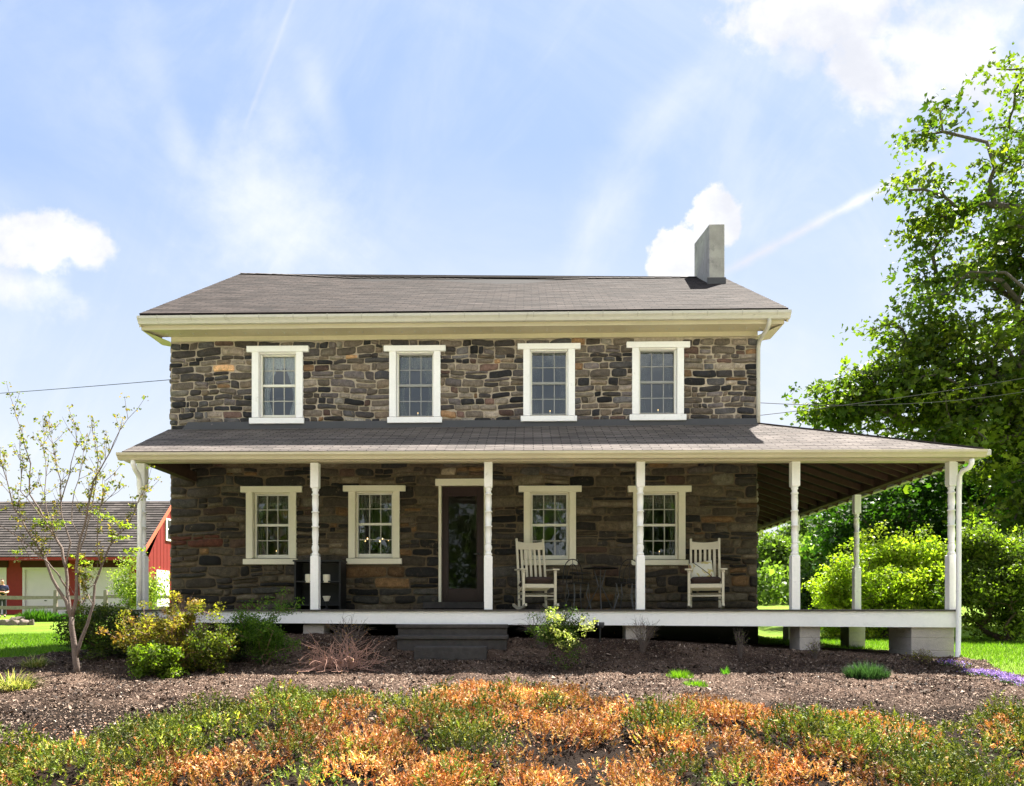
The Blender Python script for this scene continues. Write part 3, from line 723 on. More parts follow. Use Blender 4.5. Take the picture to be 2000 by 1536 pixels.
# end returns (boxed gable soffit ends)
for X0, X1, pt in ((A[0], XL, A), (B[0], XR, B)):
    c = MB(); z0 = pt[2]; c.add([(X0, YE, z0), (X0, YE+.001, z0+.17), (X0, YW+.3, z0+.33), (X0, YW+.3, z0-.0), (X1, YW-.06, z0-.06), (X1, YW+.3, z0-.06)], [(0, 1, 2, 3), (0, 3, 5, 4)]); c.build('cornice_return', M['cream'], cor)
# soffit vents
for i in range(48):
    v_ = MB(); t = (i+.5)/48; p = A+(B-A)*t; v_.box(p+(-.012, .2, .004), p+(.012, .26, .011)); v_.build('soffit_vent', M['gutter'], cor)
def gutter(name, a, b, parent, h=.12, dpt=.12, hang=14, m=None):
    """K-style trough along a->b (top back edge), section grows towards -Y"""
    a = np.array(a, float); b = np.array(b, float); prof = [(0, 0), (0, -h), (-.55*dpt, -h), (-.75*dpt, -h*.62), (-dpt, -h*.35), (-dpt, 0), (-dpt+.012, 0), (-dpt+.012, -h*.3), (-.012, -h+.012), (-.012, 0)]
    ps = [(p[0], p[1]) for p in prof]; V = [a+(0, y, z) for y, z in ps]+[b+(0, y, z) for y, z in ps]; n = len(ps)
    Fc = [(i, (i+1) % n, n+(i+1) % n, n+i) for i in range(n)]; g_ = MB().add(V, Fc)
    for q in (a, b): g_.add([q+(0, 0, 0), q+(0, 0, -h), q+(0, -.55*dpt, -h), q+(0, -.75*dpt, -h*.62), q+(0, -dpt, -h*.35), q+(0, -dpt, 0)], [(0, 1, 2, 3, 4, 5)])
    hg = []
    for i in range(hang):
        p = a+(b-a)*((i+.6)/hang)
        hg.append(MB().box(p+(-.009, -dpt-.004, -h*.42), p+(.009, -dpt+.004, .004)).hexa([p+(-.006, -.75*dpt, -h*.66), p+(.006, -.75*dpt, -h*.66), p+(.006, -.7*dpt, -h*.6), p+(-.006, -.7*dpt, -h*.6), p+(-.006, -dpt-.003, -h*.38), p+(.006, -dpt-.003, -h*.38), p+(.006, -dpt+.01, -h*.3), p+(-.006, -dpt+.01, -h*.3)]))
    go = g_.build(name, m or M['gutter'], parent)
    for q in hg: q.build('gutter_strap', M['strap'], go)
    return go
# main roof
YG = 12.94
a, b = both(617, 605, YG-.12, 267, 1546); a[1] = b[1] = YG
eL = P(272, 613, YG-.03); eR = P(1540, 602, YG-.03); rL = P(469, 535, 17.3); rR = P(1410, 541, 17.3)
def sagf(s, t): return -.11*t*math.sin(pi*min(1, s*1.05))+.012*math.sin(s*19)*t
RF = shingled('roof', (eL, eR, rR, rL), M['roof'], H, sag=sagf, nx=70, th=.07)
bL = np.array([eL[0], 21.7, eL[2]]); bR = np.array([eR[0], 21.7, eR[2]])
shingled('rear_roof_slope', (bR, bL, rL, rR), M['roof'], RF, sag=lambda s, t: sagf(1-s, t), nx=40, th=.07)
gutter('gutter', a, b, RF, .125, .125, 19)
rc_ = MB()
for i in range(58):
    s0, s1 = i/58, (i+1.12)/58
    def rp(s_): s_ = min(s_, 1); return rL+(rR-rL)*s_+(0, 0, sagf(s_, 1)+.012)
    p, q = rp(s0), rp(s1); up = random.uniform(0, .006)
    for dy in (-.12, .12): rc_.add([p+(0, 0, .012+up), q+(0, 0, .004+up), q+(0, dy, -.058+up), p+(0, dy, -.050+up)], [(0, 1, 2, 3) if dy < 0 else (3, 2, 1, 0)])
rc_.build('ridge_cap', mat('ridge_shingle', (.08, .066, .06), .9, .3, 9), RF)
# rake boards
for e, r_, bb, sg in ((eL, rL, bL, -1), (eR, rR, bR, 1)):
    k = MB()
    for p, q in ((e, r_), (r_, bb)):
        k.hexa([p+(0, 0, -.24), q+(0, 0, -.24), q+(-sg*.03, 0, -.24), p+(-sg*.03, 0, -.24), p+(0, 0, -.06), q+(0, 0, -.06), q+(-sg*.03, 0, -.06), p+(-sg*.03, 0, -.06)])
    k.build('rake_board', M['cream'], RF)
# chimney
yc = 16.1
f0 = P(1385, 548, yc); f1 = P(1415.5, 548, yc); ft = P(1385, 438, yc); yb = 17.53; bt = P(1356, 476, yb)
k = MB(); x0, x1 = f0[0], f1[0]; zt, zt2 = ft[2], bt[2]; xb0 = bt[0]
k.hexa([(x0, yc, 6.3), (x1, yc, 6.3), (x1, yb, 6.3), (xb0, yb, 6.3), (x0, yc, zt), (x1, yc, zt), (x1, yb, zt2), (xb0, yb, zt2)])
CH = k.build('chimney', M['chim'], RF, bev=.02)
MB().box((x0-.04, yc-.03, f0[2]-.1), (x1+.02, yc-.001, f0[2]+.05)).build('flashing', M['flash'], CH)
# downspout on the upper right
pts = [P(1502, 618, 12.9), P(1503, 628, 12.9), P(1500, 640, 12.98), P(1490, 655, 13.15), P(1483, 668, 13.3), P(1481, 680, 13.36), P(1481, 760, 13.36), P(1481, 826, 13.36)]
MB().tube(pts, .036, 10).build('downspout', M['gutter'], H, smooth=True)

# porch -------------------------------------------------------------
YP = 11.6; YPE = 11.24
pe_l = P(238, 882.5, YPE); pe_r = P(1921, 878, YPE); ze = (pe_l[2]+pe_r[2])/2
wl = P(331, 847, YW); wr_ = P(1480, 829, YW); zt = P(900, 834, YW-.02)[2]
YBK = 22.6; XE = pe_r[0]
inner_r = np.array([XR, YW-.02, P(1478, 829, YW)[2]]); inner_l = np.array([XL-.03, YW-.02, zt-.02])
PR = shingled('porch_roof', (pe_l, pe_r, inner_r, inner_l), M['roofp'], H, nx=80, th=.06, course=.125)
sB = np.array([XE, YBK, pe_r[2]]); tB = np.array([XR, YBK, inner_r[2]])
shingled('side_roof_slope', (pe_r, sB, tB, inner_r), M['roofp'], PR, nx=60, th=.06, course=.125)
k = MB(); k.tube([pe_r+(0, 0, .01), inner_r+(0, 0, .01)], .02, 6); k.build('hip_cap', M['roofp'], PR)
a = P(365, 0, YW)[0]; fz = P(900, 834, YW)[2]
MB().hexa([(a-.08, YW-.075, fz-.06), (XR, YW-.075, fz-.05), (XR, YW-.04, fz-.05), (a-.08, YW-.04, fz-.06), (a+.05, YW-.05, P(400, 826, YW)[2]), (XR, YW-.05, P(1400, 819, YW)[2]), (XR, YW-.038, P(1400, 819, YW)[2]), (a+.05, YW-.038, P(400, 826, YW)[2])]).build('flashing', M['flash'], PR)
ga = P(227, 884, YPE-.12); gb = P(1929, 877.5, YPE-.12); ga[1] = gb[1] = YPE-.01
gutter('gutter', ga, gb, PR, .105, .12, 0, M['cream'])
sg_ = MB(); sg_.box((XE+.02, YPE, pe_r[2]-.09), (XE+.12, YBK, pe_r[2]-.0)); sg_.build('side_gutter', M['gutter'], PR, bev=.01)
# fascia/beam
a = P(243, 902, YP-.09); b = P(1905, 901, YP-.09); bz = .5*(a[2]+b[2])
BM = MB(); BM.hexa([a, b, b+(0, .16, 0), a+(0, .16, 0), a+(0, 0, .17), b+(0, 0, .17), b+(0, .16, .17), a+(0, .16, .17)])
BMo = BM.build('porch_beam', M['cream'], H, bev=.004)
XP0 = P(279, 900, YP)[0]; XP5 = P(1858, 900, YP)[0]
MB().add([pe_l+(0, 0, -.06), pe_r+(0, 0, -.06), b+(0, 0, .17), a+(0, 0, .17)], [(0, 1, 2, 3)]).build('soffit', M['cream'], BMo)
MB().box((XP5-.07, YP+.08, b[2]+.001), (XP5+.07, YBK-.3, b[2]+.17)).build('side_beam', M['rafter'], BMo)
sl2 = MB().box((XP0-.07, YP+.08, a[2]+.001), (XP0+.07, YW-.05, a[2]+.17)).add([(XP0-.05, YP+.08, a[2]+.17), (XP0-.05, YW-.04, a[2]+.17), (XP0-.05, YW-.04, inner_l[2]-.09), (XP0-.05, YP+.08, ze+.0)], [(0, 1, 2, 3)]).build('end_beam', M['rafter'], BMo)
# rafters
k = MB()
def rafter(p, q): k.bar(np.array(p)-(0, 0, .13), np.array(q)-(0, 0, .13), .045, .11)
for i in range(1, 22):
    x = XP0+(XR-XP0)*i/21.5; f = (YP+.1-YPE)/(YW-YPE); rafter((x, YP+.1, ze+(zt-ze)*f-.02), (x, YW-.03, zt-.02))
for i in range(17):
    y = YW+(YBK-YW)*i/17+.1; rafter((XE-.1, y, pe_r[2]+.02), (XR+.03, y, inner_r[2]-.02))
for i in range(1, 7):
    f = i/7.; x = XR+(XE-XR)*f; hy = YW-(YW-YPE)*f; hz = inner_r[2]+(pe_r[2]-inner_r[2])*f
    (rafter((x, YP+.1, ze+(zt-ze)*(YP+.1-YPE)/(YW-YPE)-.02), (x, hy, hz-.02)) if hy > YP+.3 else None); rafter((XE-.1, hy, pe_r[2]+.02), (x, hy, hz-.02))
hs = pe_r+(inner_r-pe_r)*.2; k.bar(hs-(0, 0, .14), inner_r-(0, 0, .14), .05, .15); k.build('rafter_framing', M['rafter'], PR)
# deck
DL = P(262, 1190, YP-.1)[0]; DRx = P(1873, 1190, YP-.12)[0]; yfd = YP-.12
d_ = MB(); nb = 22
for i in range(nb): y0 = yfd-.03+(YW-yfd+.03)*i/nb; d_.box((DL, y0, -.036), (DRx+.02, y0+(YW-yfd+.03)/nb-.005, -.008))
for i in range(60): y0 = YW+i*.155; d_.box((XR+.05, y0, -.036), (DRx+.02, y0+.15, -.008))
DK = d_.build('porch_deck', M['deck'], H)
sk = MB(); zl = P(750, 1216, yfd)[2]; zr = P(1870, 1226, yfd)[2]
xs_ = [DL, P(1381, 0, yfd)[0], DRx]
for i in range(2):
    x0, x1 = xs_[i]+(.002 if i else 0), xs_[i+1]; f0_, f1_ = (x0-DL)/(DRx-DL), (x1-DL)/(DRx-DL)
    p0 = np.array([x0, yfd, zl*1.0+(zr-zl)*f0_]); p1 = np.array([x1, yfd, zl+(zr-zl)*f1_]); sk.hexa([p0, p1, p1+(0, .03, 0), p0+(0, .03, 0), (x0, yfd, -.037), (x1, yfd, -.037), (x1, yfd+.03, -.037), (x0, yfd+.03, -.037)])
sk.box((DRx-.03, yfd+.031, zr), (DRx, YBK, -.037)); sk.build('skirt_board', M['white'], DK)
jo = MB()
for i in range(26): x = DL+.2+(DRx-DL-.4)*i/25; jo.box((x-.02, yfd+.04, -.22), (x+.02, YW-.02, -.038))
jo.build('joists', M['rafter'], DK)
# posts
def post(x, y, ztop, parent=H):
    m_ = MB(); hw = .063; zt_ = ztop; zA = zt_-.40; zB = .84
    m_.box((x-hw, y-hw, -.008), (x+hw, y+hw, zB-.02)); m_.hexa([(x-hw, y-hw, zB-.02), (x+hw, y-hw, zB-.02), (x+hw, y+hw, zB-.02), (x-hw, y+hw, zB-.02), (x-.045, y-.045, zB), (x+.045, y-.045, zB), (x+.045, y+.045, zB), (x-.045, y+.045, zB)])
    m_.box((x-hw, y-hw, zA+.02), (x+hw, y+hw, zt_)); m_.hexa([(x-.045, y-.045, zA), (x+.045, y-.045, zA), (x+.045, y+.045, zA), (x-.045, y+.045, zA), (x-hw, y-hw, zA+.02), (x+hw, y-hw, zA+.02), (x+hw, y+hw, zA+.02), (x-hw, y+hw, zA+.02)])
    L = zA-zB; pr = []
    def ring(f, w=.018): z = f*L; return [(.045, z-w), (.056, z-w*.6), (.060, z), (.056, z+w*.6), (.045, z+w)]
    pr += [(.045, 0), (.056, .01), (.058, .025), (.045, .045), (.040, .055), (.055, .10), (.057, .13), (.046, .165)]+[(.040, .18)]+ring(.17, .014)
    for f0_, f1_, rm in ((.20, .42, .053), (.44, .64, .054), (.67, .90, .052)):
        pr += [(.043, f0_*L), (rm, (f0_*.5+f1_*.5)*L), (.047, f1_*L)]+ring((f1_+.012))
    pr += [(.040, .955*L), (.055, .98*L), (.048, L)]
    pr = [(r_, z) for i, (r_, z) in enumerate(pr) if i == 0 or z > pr[i-1][1]+.0005]
    pz = [pr[0]]
    for q in pr[1:]:
        if q[1] > pz[-1][1]: pz.append(q)
    m_.lathe((x, y, zB), pz, 20)
    o = m_.build('porch_post', M['postw'], parent, smooth=False)
    for p_ in o.data.polygons:
        c0 = p_.center
        if len(p_.vertices) == 4 and abs(p_.normal.x) > .01 and abs(p_.normal.y) > .01 and abs(p_.normal.z) < .95: p_.use_smooth = True
    return o
for px in (278.5, 616, 954, 1250.5, 1552, 1858):
    q = P(px, 902, YP); post(q[0], YP, bz+.0)
for y in (14.9, 18.2, 21.6): post(XP5, y, bz)
# piers
def pier(px0, px1, yfr, dep, zb=-1.0, x=None):
    x0 = P(px0, 0, yfr)[0]; x1 = P(px1, 0, yfr)[0]; m_ = MB(); z = -.25; rw = 0
    while z > zb:
        zz = max(zb, z-.195); m_.box((x0, yfr, zz+.004), (x1, yfr+dep, z)); z -= .2; rw += 1
    m_.box((x0+.006, yfr+.006, zb), (x1-.006, yfr+dep-.006, -.24))
    return m_.build('pier', M['block'], H, bev=.004)
pier(1780, 1864, YP-.06, .72); pier(1562, 1602, YP-.02, .45); pier(1222, 1262, YP-.02, .4); pier(592, 632, YP-.02, .4); pier(268, 306, YP-.02, .4); pier(935, 975, YP+.05, .4)
pier(1658, 1690, 14.7, .4); pier(1540, 1566, 18.0, .4)
# steps
k = MB()
for px0, px1, yy0, yy1, t0, t1, nose in ((776, 991, 11.27, 11.56, 1220, 1243, .03), (774, 991, 11.0, 11.5, 1242, 1263, .03), (808, 950, 10.72, 11.4, 1264, 1292, .0)):
    x0, x1 = P(px0, 0, yy0)[0], P(px1, 0, yy0)[0]; zt_ = P(900, t0, yy0)[2]; zb_ = P(900, t1, yy0)[2]
    if nose:
        k.box((x0-.02, yy0-.03, zt_-.055), (x1+.01, yy1, zt_)); k.box((x0+.01, yy0, -.95), (x1-.01, yy1-.01, zt_-.056))
    else: k.box((x0, yy0, -.95), (x1, yy1, zt_))
k.build('porch_steps', M['concrete'], H, bev=.012)
# downspouts
p0 = [P(260, 898, 11.2), P(260, 908, 11.2), P(264, 918, 11.28), P(270, 928, 11.42), P(273, 940, 11.48), P(273, 1000, 11.48), P(273, 1184, 11.48)]
MB().tube(p0, .036, 12).build('downspout', M['postw'], H, smooth=True)
p0 = [P(1898, 897, 11.2), P(1898, 905, 11.2), P(1893, 914, 11.25), P(1880, 920, 11.35), P(1874, 930, 11.45), P(1873, 960, 11.47), P(1872, 1230, 11.42), P(1871, 1275, 11.3), P(1868, 1300, 11.2)]
MB().tube(p0, .036, 12).build('downspout', M['postw'], H, smooth=True)
MB().box((XL-.01, YW-.055, -1.0), (XR+.01, YW-.05, -.24)).build('crawlspace_shade', M['dark'], H)  # dark sheet added below deck level to paint in the crawlspace shade

# ------------------------------------------------------------------ chandelier and window candles inside
ch = thing('chandelier', P(730, 1075, 15.2), 'brass chandelier with lit candle bulbs behind the lower window left of the door', 'chandelier')
o_ = np.array(ch.location); m_ = MB(); m_.tube([o_+(0, 0, .1), o_+(0, 0, 1.5)], .012, 6); m_.lathe(o_, [(.01, 0), (.05, .05), (.06, .12), (.02, .2)], 12)
for i in range(6):
    a = i*pi/3+.3; e = o_+(.30*cos(a), .30*sin(a), .12); m_.tube([o_+(0, 0, .08), o_+(.15*cos(a), .15*sin(a), .0), e], .008, 6); m_.tube([e, e+(0, 0, .07)], .012, 6)
m_.build('frame', M['wire'], ch)
for i in range(6):
    a = i*pi/3+.3; e = o_+(.30*cos(a), .30*sin(a), .19); MB().lathe(e, [(.004, 0), (.011, .014), (.007, .03), (.001, .042)], 8).build('bulb', M['bulb'], ch)
lb = ['leftmost lower window', 'second upper window from the left', 'third upper window from the left', 'rightmost upper window', 'rightmost lower window']
for k_, lt in zip(('L1', 'U2', 'U3', 'U4', 'L4'), lb):
    cx, cz = wc[k_]; t = thing('window_candle', (cx+.03, YW+.2, cz+.02), 'small lit electric candle on the sill inside the '+lt, 'candle', 'electric candles in the windows')
    o_ = np.array(t.location); MB().lathe(o_, [(.03, -.06), (.03, -.05), (.009, -.045), (.009, .05)], 10).build('candle_stick', M['wax'], t)
    MB().lathe(o_+(0, 0, .05), [(.002, 0), (.006, .008), (.004, .016), (.001, .022)], 8).build('flame_bulb', M['bulb'], t)

# ------------------------------------------------------------------ rocking chairs
def rocking_chair(px, Y, rz, label):
    p = P(px, 1190, Y); t = thing('rocking_chair', (p[0], Y, -.006), label, 'rocking chair', 'rocking chairs on the porch', rz)
    cw = M['chairwhite']
    for s in (-1, 1):
        k = MB(); pts = []
        for i in range(13):
            y = -.42+.9*i/12; z = .02+.55*(y-.02)**2*.55; pts.append((s*.27, y, z))
        for i in range(12): k.bar(pts[i], pts[i+1], .035, .04)
        k.build('rocker', cw, t, local=True)
        k = MB(); k.bar((s*.27, -.25, .05), (s*.27, -.255, .60), .042, .042, up=(0, 1, 0)); k.lathe((s*.27, -.255, .60), [(.022, 0), (.03, .02), (.03, .03), (.02, .045)], 10); k.build('leg', cw, t, local=True, bev=.006)
        k = MB(); k.bar((s*.235, .20, .03), (s*.235, .235, .5), .038, .038, up=(0, 1, 0)); k.bar((s*.235, .235, .5), (s*.235, .40, 1.22), .038, .034, up=(0, 1, 0)); k.build('leg', cw, t, local=True, bev=.006)
        k = MB(); pr = [(-.30, .055), (-.27, .062), (-.2, .055), (-.05, .035), (.12, .03), (.26, .028)]
        V = []; zz = .645
        for y, w_ in pr: V += [(s*.275-w_, y, zz+.03*(y+.3)), (s*.275+w_, y, zz+.03*(y+.3)), (s*.275+w_, y, zz+.024+.03*(y+.3)), (s*.275-w_, y, zz+.024+.03*(y+.3))]
        Fc = [(0, 1, 2, 3), (20, 23, 22, 21)]
        for i in range(5):
            for q in range(4): Fc.append((i*4+q, (i+1)*4+q, (i+1)*4+(q+1) % 4, i*4+(q+1) % 4))
        k.add(V, Fc); k.build('armrest', cw, t, local=True, bev=.004)
    k = MB()
    for i in range(8): y = -.25+.06*i; k.box((-.25, y, .40-.012*i), (.25, y+.05, .42-.012*i))
    k.box((-.25, -.275, .355), (.25, -.25, .405)); k.build('seat', cw, t, local=True)
    k = MB()
    def yb_(z): return .235+(z-.5)*.165/.72
    V = []; n = 10
    for i in range(n+1):
        f = i/n*2-1; x = f*.217
        for (z, dy) in ((1.03, -.012), (1.17-.02*(1-f*f)+.0, -.012), (1.17-.02*(1-f*f), .012), (1.03, .012)): V.append((x, yb_(z)+dy+.03*(1-f*f), z))
    Fc = []
    for i in range(n):
        for q in range(4): Fc.append((i*4+q, i*4+(q+1) % 4, (i+1)*4+(q+1) % 4, (i+1)*4+q))
    k.add(V, Fc)
    for i in range(5):
        x = (-.34+.17*i)*.46; f = x/.217; k.bar((x, yb_(.46)+.03*(1-f*f), .46), (x, yb_(1.05)+.03*(1-f*f), 1.05), .042, .012, up=(0, 1, 0))
    k.bar((-.235, yb_(.46), .46), (.235, yb_(.46), .46), .03, .04); k.build('backrest', cw, t, local=True, bev=.003)
    k = MB(); k.tube([(-.27, -.25, .22), (.27, -.25, .22)], .013, 8); k.tube([(-.235, .21, .26), (.235, .21, .26)], .013, 8)
    for s in (-1, 1): k.tube([(s*.27, -.25, .27), (s*.235, .21, .27)], .012, 8); k.tube([(s*.27, -.25, .17), (s*.235, .205, .17)], .012, 8)
    k.build('stretchers', cw, t, local=True, smooth=True)
    return t
def pad(name, w, d, h, parent_t, loc, rot, m, label, cat, puff=2.2):
    n = 14; V = []; Fc = []
    for sgn in (1, -1):
        for j in range(n+1):
            for i in range(n+1):
                u_, v_2 = i/n*2-1, j/n*2-1; hh = (max(0, (1-abs(u_)**puff))*max(0, (1-abs(v_2)**puff)))**.4
                pin = 1-.06*(u_*u_)*(1-v_2*v_2)
                V.append((u_*w/2*(1-.05*(1-abs(v_2))), v_2*d/2*pin, sgn*h/2*hh))
    for s in range(2):
        for j in range(n):
            for i in range(n):
                a = s*(n+1)**2+j*(n+1)+i; f = (a, a+1, a+n+2, a+n+1); Fc.append(f if s == 0 else f[::-1])
    Mx = parent_t.matrix_basis @ Matrix.Translation(loc) @ rot.to_4x4()
    o = MB().add(V, Fc).build(name, m, None, smooth=True); o.matrix_basis = Mx; return tag(o, label, cat)
rc1 = rocking_chair(1046, 12.45, R(14), 'cream slatted rocking chair in front of the window right of the door')
rc2 = rocking_chair(1378, 12.45, R(-12), 'cream slatted rocking chair near the right corner of the stone wall, holding a floral pillow')
pad('seat_cushion', .50, .48, .12, rc1, (0, -.02, .455), Euler((R(-10), 0, 0)).to_matrix(), M['cushion'], 'dark brown cushion on the seat of the rocking chair near the door', 'cushion', 6)
pad('seat_cushion', .50, .48, .12, rc2, (0, -.02, .455), Euler((R(-10), 0, 0)).to_matrix(), M['cushion'], 'dark brown cushion on the rocking chair by the wall corner, under the floral pillow', 'cushion', 6)
def pillowmat():
    m = bpy.data.materials.new('floral_cloth'); m.use_nodes = True; t = m.node_tree; b = t.nodes['Principled BSDF']; b.inputs['Roughness'].default_value = .9
    tcn = t.nodes.new('ShaderNodeTexCoord'); v_ = tcn.outputs['Object']; n = noise(t, v_, 7, 3, .5, 1.)
    c = mixc(t, n.step(.5, .58), (.62, .60, .50), (.50, .42, .16)); n3 = noise(t, v_, 5, 2, .5, .6); c = mixc(t, n3.step(.60, .66), c, (.34, .17, .12))
    x, y, z = sep(t, v_); ln_ = ((x*.75+y*.65-.02).ab()*-1+.008).step(0, .003); c = mixc(t, ln_, c, (.04, .035, .03)); t.links.new(c.k, b.inputs['Base Color']); return m
pad('throw_pillow', .40, .36, .15, rc2, (-.07, .09, .64), Euler((R(66), R(-8), 0)).to_matrix(), pillowmat(), 'square pale floral throw pillow leaning on the rocking chair back', 'pillow', 3)
# bistro set ---------------------------------------------------------
def wire_chair(px, Y, rz, label):
    p = P(px, 1190, Y); t = thing('wire_chair', (p[0], Y, -.006), label, 'garden chair', 'black wire bistro chairs', rz)
    k = MB()
    for z in (.45,): k.tube([(.19*cos(a), .19*sin(a), z) for a in np.linspace(0, 2*pi, 25)], .008, 6, cap=False)
    for i in range(7): x = -.16+.32*i/6; r_ = math.sqrt(max(0, .19**2-x*x)); k.tube([(x, -r_, .45), (x, r_, .45)], .004, 5)
    k.build('seat', M['wire'], t, local=True)
    k = MB(); arc = [(.19*cos(a), .17, .45+.42*sin(a)**.6 if sin(a) > 0 else .45) for a in np.linspace(0, pi, 21)]; k.tube(arc, .009, 6)
    arc = [(.12*cos(a), .175, .45+.34*max(0, sin(a))) for a in np.linspace(0, pi, 17)]; k.tube(arc, .006, 6)
    k.tube([(0, .175, .45), (0, .175, .86)], .005, 6); k.build('backrest', M['wire'], t, local=True)
    for sx in (-1, 1):
        for sy in (-1, 1): MB().tube([(sx*.14, sy*.13, .45), (sx*.11, sy*.11, .25), (sx*.17, sy*.17, 0)], .008, 6).tube([(sx*.14, sy*.13, .45), (sx*.15, sy*.15, .2), (sx*.17, sy*.17, 0)], .005, 6).build('leg', M['ironpale'], t, local=True)
wire_chair(1128, 12.75, R(25), 'black wire bistro chair between the rocking chair and the small round table')
wire_chair(1224, 12.75, R(-25), 'black wire bistro chair partly behind the fourth turned porch post')
t = thing('bistro_table', (P(1172, 0, 12.8)[0], 12.8, -.006), 'small round black metal bistro table against the stone wall', 'table')
MB().lathe((0, 0, .70), [(.30, 0), (.31, .006), (.30, .015)], 32).build('table_top', M['wire'], t, local=True)
for i in range(3):
    a = i*2*pi/3+.5; MB().tube([(.12*cos(a), .12*sin(a), .70), (.03*cos(a), .03*sin(a), .4), (.26*cos(a), .26*sin(a), .0)], .010, 6).build('leg', M['ironpale'], t, local=True)
# black cabinet with candles
cb0 = P(578, 1187, 13.0); cb1 = P(668, 1098, 13.0); t = thing('black_cabinet', (cb0[0], 12.95, -.006), 'black open shelf cabinet under the two left porch windows behind the second post', 'cabinet')
k = MB(); x0, x1 = cb0[0], cb1[0]; zt = cb1[2]; y0, y1 = 12.9, 13.3
k.box((x0, y0, -.006), (x0+.03, y1, zt)); k.box((x1-.03, y0, -.006), (x1, y1, zt)); k.box((x0-.02, y0-.02, zt+.001), (x1+.02, y1, zt+.03)); k.box((x0+.03, y1-.02, 0), (x1-.03, y1, zt)); k.build('cabinet_body', M['black'], t)
for z in (.06, .47): MB().box((x0+.031, y0+.01, z), (x1-.031, y1-.021, z+.025)).build('shelf', M['black'], t)
def pot(name, px, py0, py1, Y, w_, m, label, cat, group=None, taper=1.0):
    a = P(px, py1, Y); b = P(px, py0, Y); h = b[2]-a[2]
    o = MB().lathe((0, 0, 0), [(w_*taper*.9, 0), (w_*taper, .01), (w_, h-.01), (w_*.93, h), (w_*.85, h-.01), (w_*.8, h-.02)], 20).build(name, m, None, smooth=False); o.location = (a[0], Y, a[2]); return tag(o, label, cat, group)
pot('pillar_candle', 638, 1122.5, 1138.5, 12.96, .062, M['wax'], 'white pillar candle on the shelf just right of the second porch post', 'candle', 'candles on the cabinet')
pot('pillar_candle', 603, 1122, 1138.5, 12.96, .062, M['wax'], 'white pillar candle half hidden left of the second porch post', 'candle', 'candles on the cabinet')
pot('glass_jar', 616, 1082, 1097, 12.98, .085, mat('jar', (.35, .36, .33), .3), 'pale jar on top of the black cabinet behind the second post', 'jar')
pot('flower_pot', 638, 1164, 1174, 12.7, .066, M['wax'], 'small cream bowl shaped flower pot low in front of the black cabinet', 'flower pot', taper=.6).location.z = -.005+.11
# pedestal so the pot rests on something
pz = P(638, 1174, 12.7)[2]; bpy.data.objects['flower_pot'].location.z = pz
o = MB().lathe((0, 0, 0), [(.07, 0), (.07, .012), (.018, .02), (.018, pz-.012), (.06, pz-.011), (.06, pz)], 16).build('plant_stand', M['wire'], None); o.location = (P(638, 0, 12.7)[0], 12.7, 0); tag(o, 'short black stand under the cream flower pot', 'plant stand'); o.location.z = -.006; bpy.data.objects['flower_pot'].location.z = pz-.006
# garden floodlights
g0 = P(1172, 1262, 11.3); t = thing('garden_light', (g0[0], 11.3, float(terrain(g0[0], 11.3))), 'dark double head garden floodlight beside the yellow flowering shrub', 'floodlight')
q = np.array(t.location); a = P(1163, 1218, 11.3); b = P(1175, 1223, 11.3)
MB().tube([q-(0, 0, .1), (q[0], 11.3, a[2]-.08)], .015, 8).tube([(q[0], 11.3, a[2]-.08), a], .01, 6).tube([(q[0], 11.3, a[2]-.08), b], .01, 6).build('stake', M['wire'], t)
for p in (a, b): MB().lathe(p, [(.015, -.035), (.032, -.02), (.042, .02), (.044, .05), (.038, .056)], 14).build('lamp_head', M['flash'], t, smooth=True)

# ------------------------------------------------------------------ wires
def wire(name, a, b, sag, label):
    pts = [np.array(a)+(np.array(b)-np.array(a))*s+(0, 0, -sag*4*s*(1-s)) for s in np.linspace(0, 1, 24)]
    return tag(MB().tube(pts, .006, 6).build(name, M['wire'], None), label, 'cable')
wire('overhead_cable', P(333, 742, 13.6), P(-700, 800, 13.6+8), .12, 'thin overhead cable running left from the upper stone wall')
wire('overhead_cable', P(1481, 787, 13.9), P(2200, 720, 19), .35, 'upper of the two thin cables running right from the house into the maple')
wire('overhead_cable', P(1481, 812, 13.9), P(2200, 700, 19), .1, 'lower of the two thin cables running right from the house')

# ------------------------------------------------------------------ garage
GX = P(266, 1087, 38)[0]; GL = GX-26; gz = -.32; ze_ = P(200, 1087, 38)[2]; zr_ = P(330, 979, 41.7)[2]; yf_, yr_, yb_2 = 39.2, 41.7, 44.6
GA = thing('garage', (GX-6, yf_, gz), 'long red barn garage with dark shingle roof and white roll doors beyond the lawn', 'garage')
gd = [(-80, 13), (44.5, 130), (157, 252)]; ops = []
for a, b in gd: ops.append((P(a, 0, yf_)[0], P(b, 0, yf_)[0], gz, P(0, 1109, yf_)[2]))
k = MB(); cutwall(k, (GL, GX), (gz-.5, ze_+.05), ops, yf_, yf_+.2)
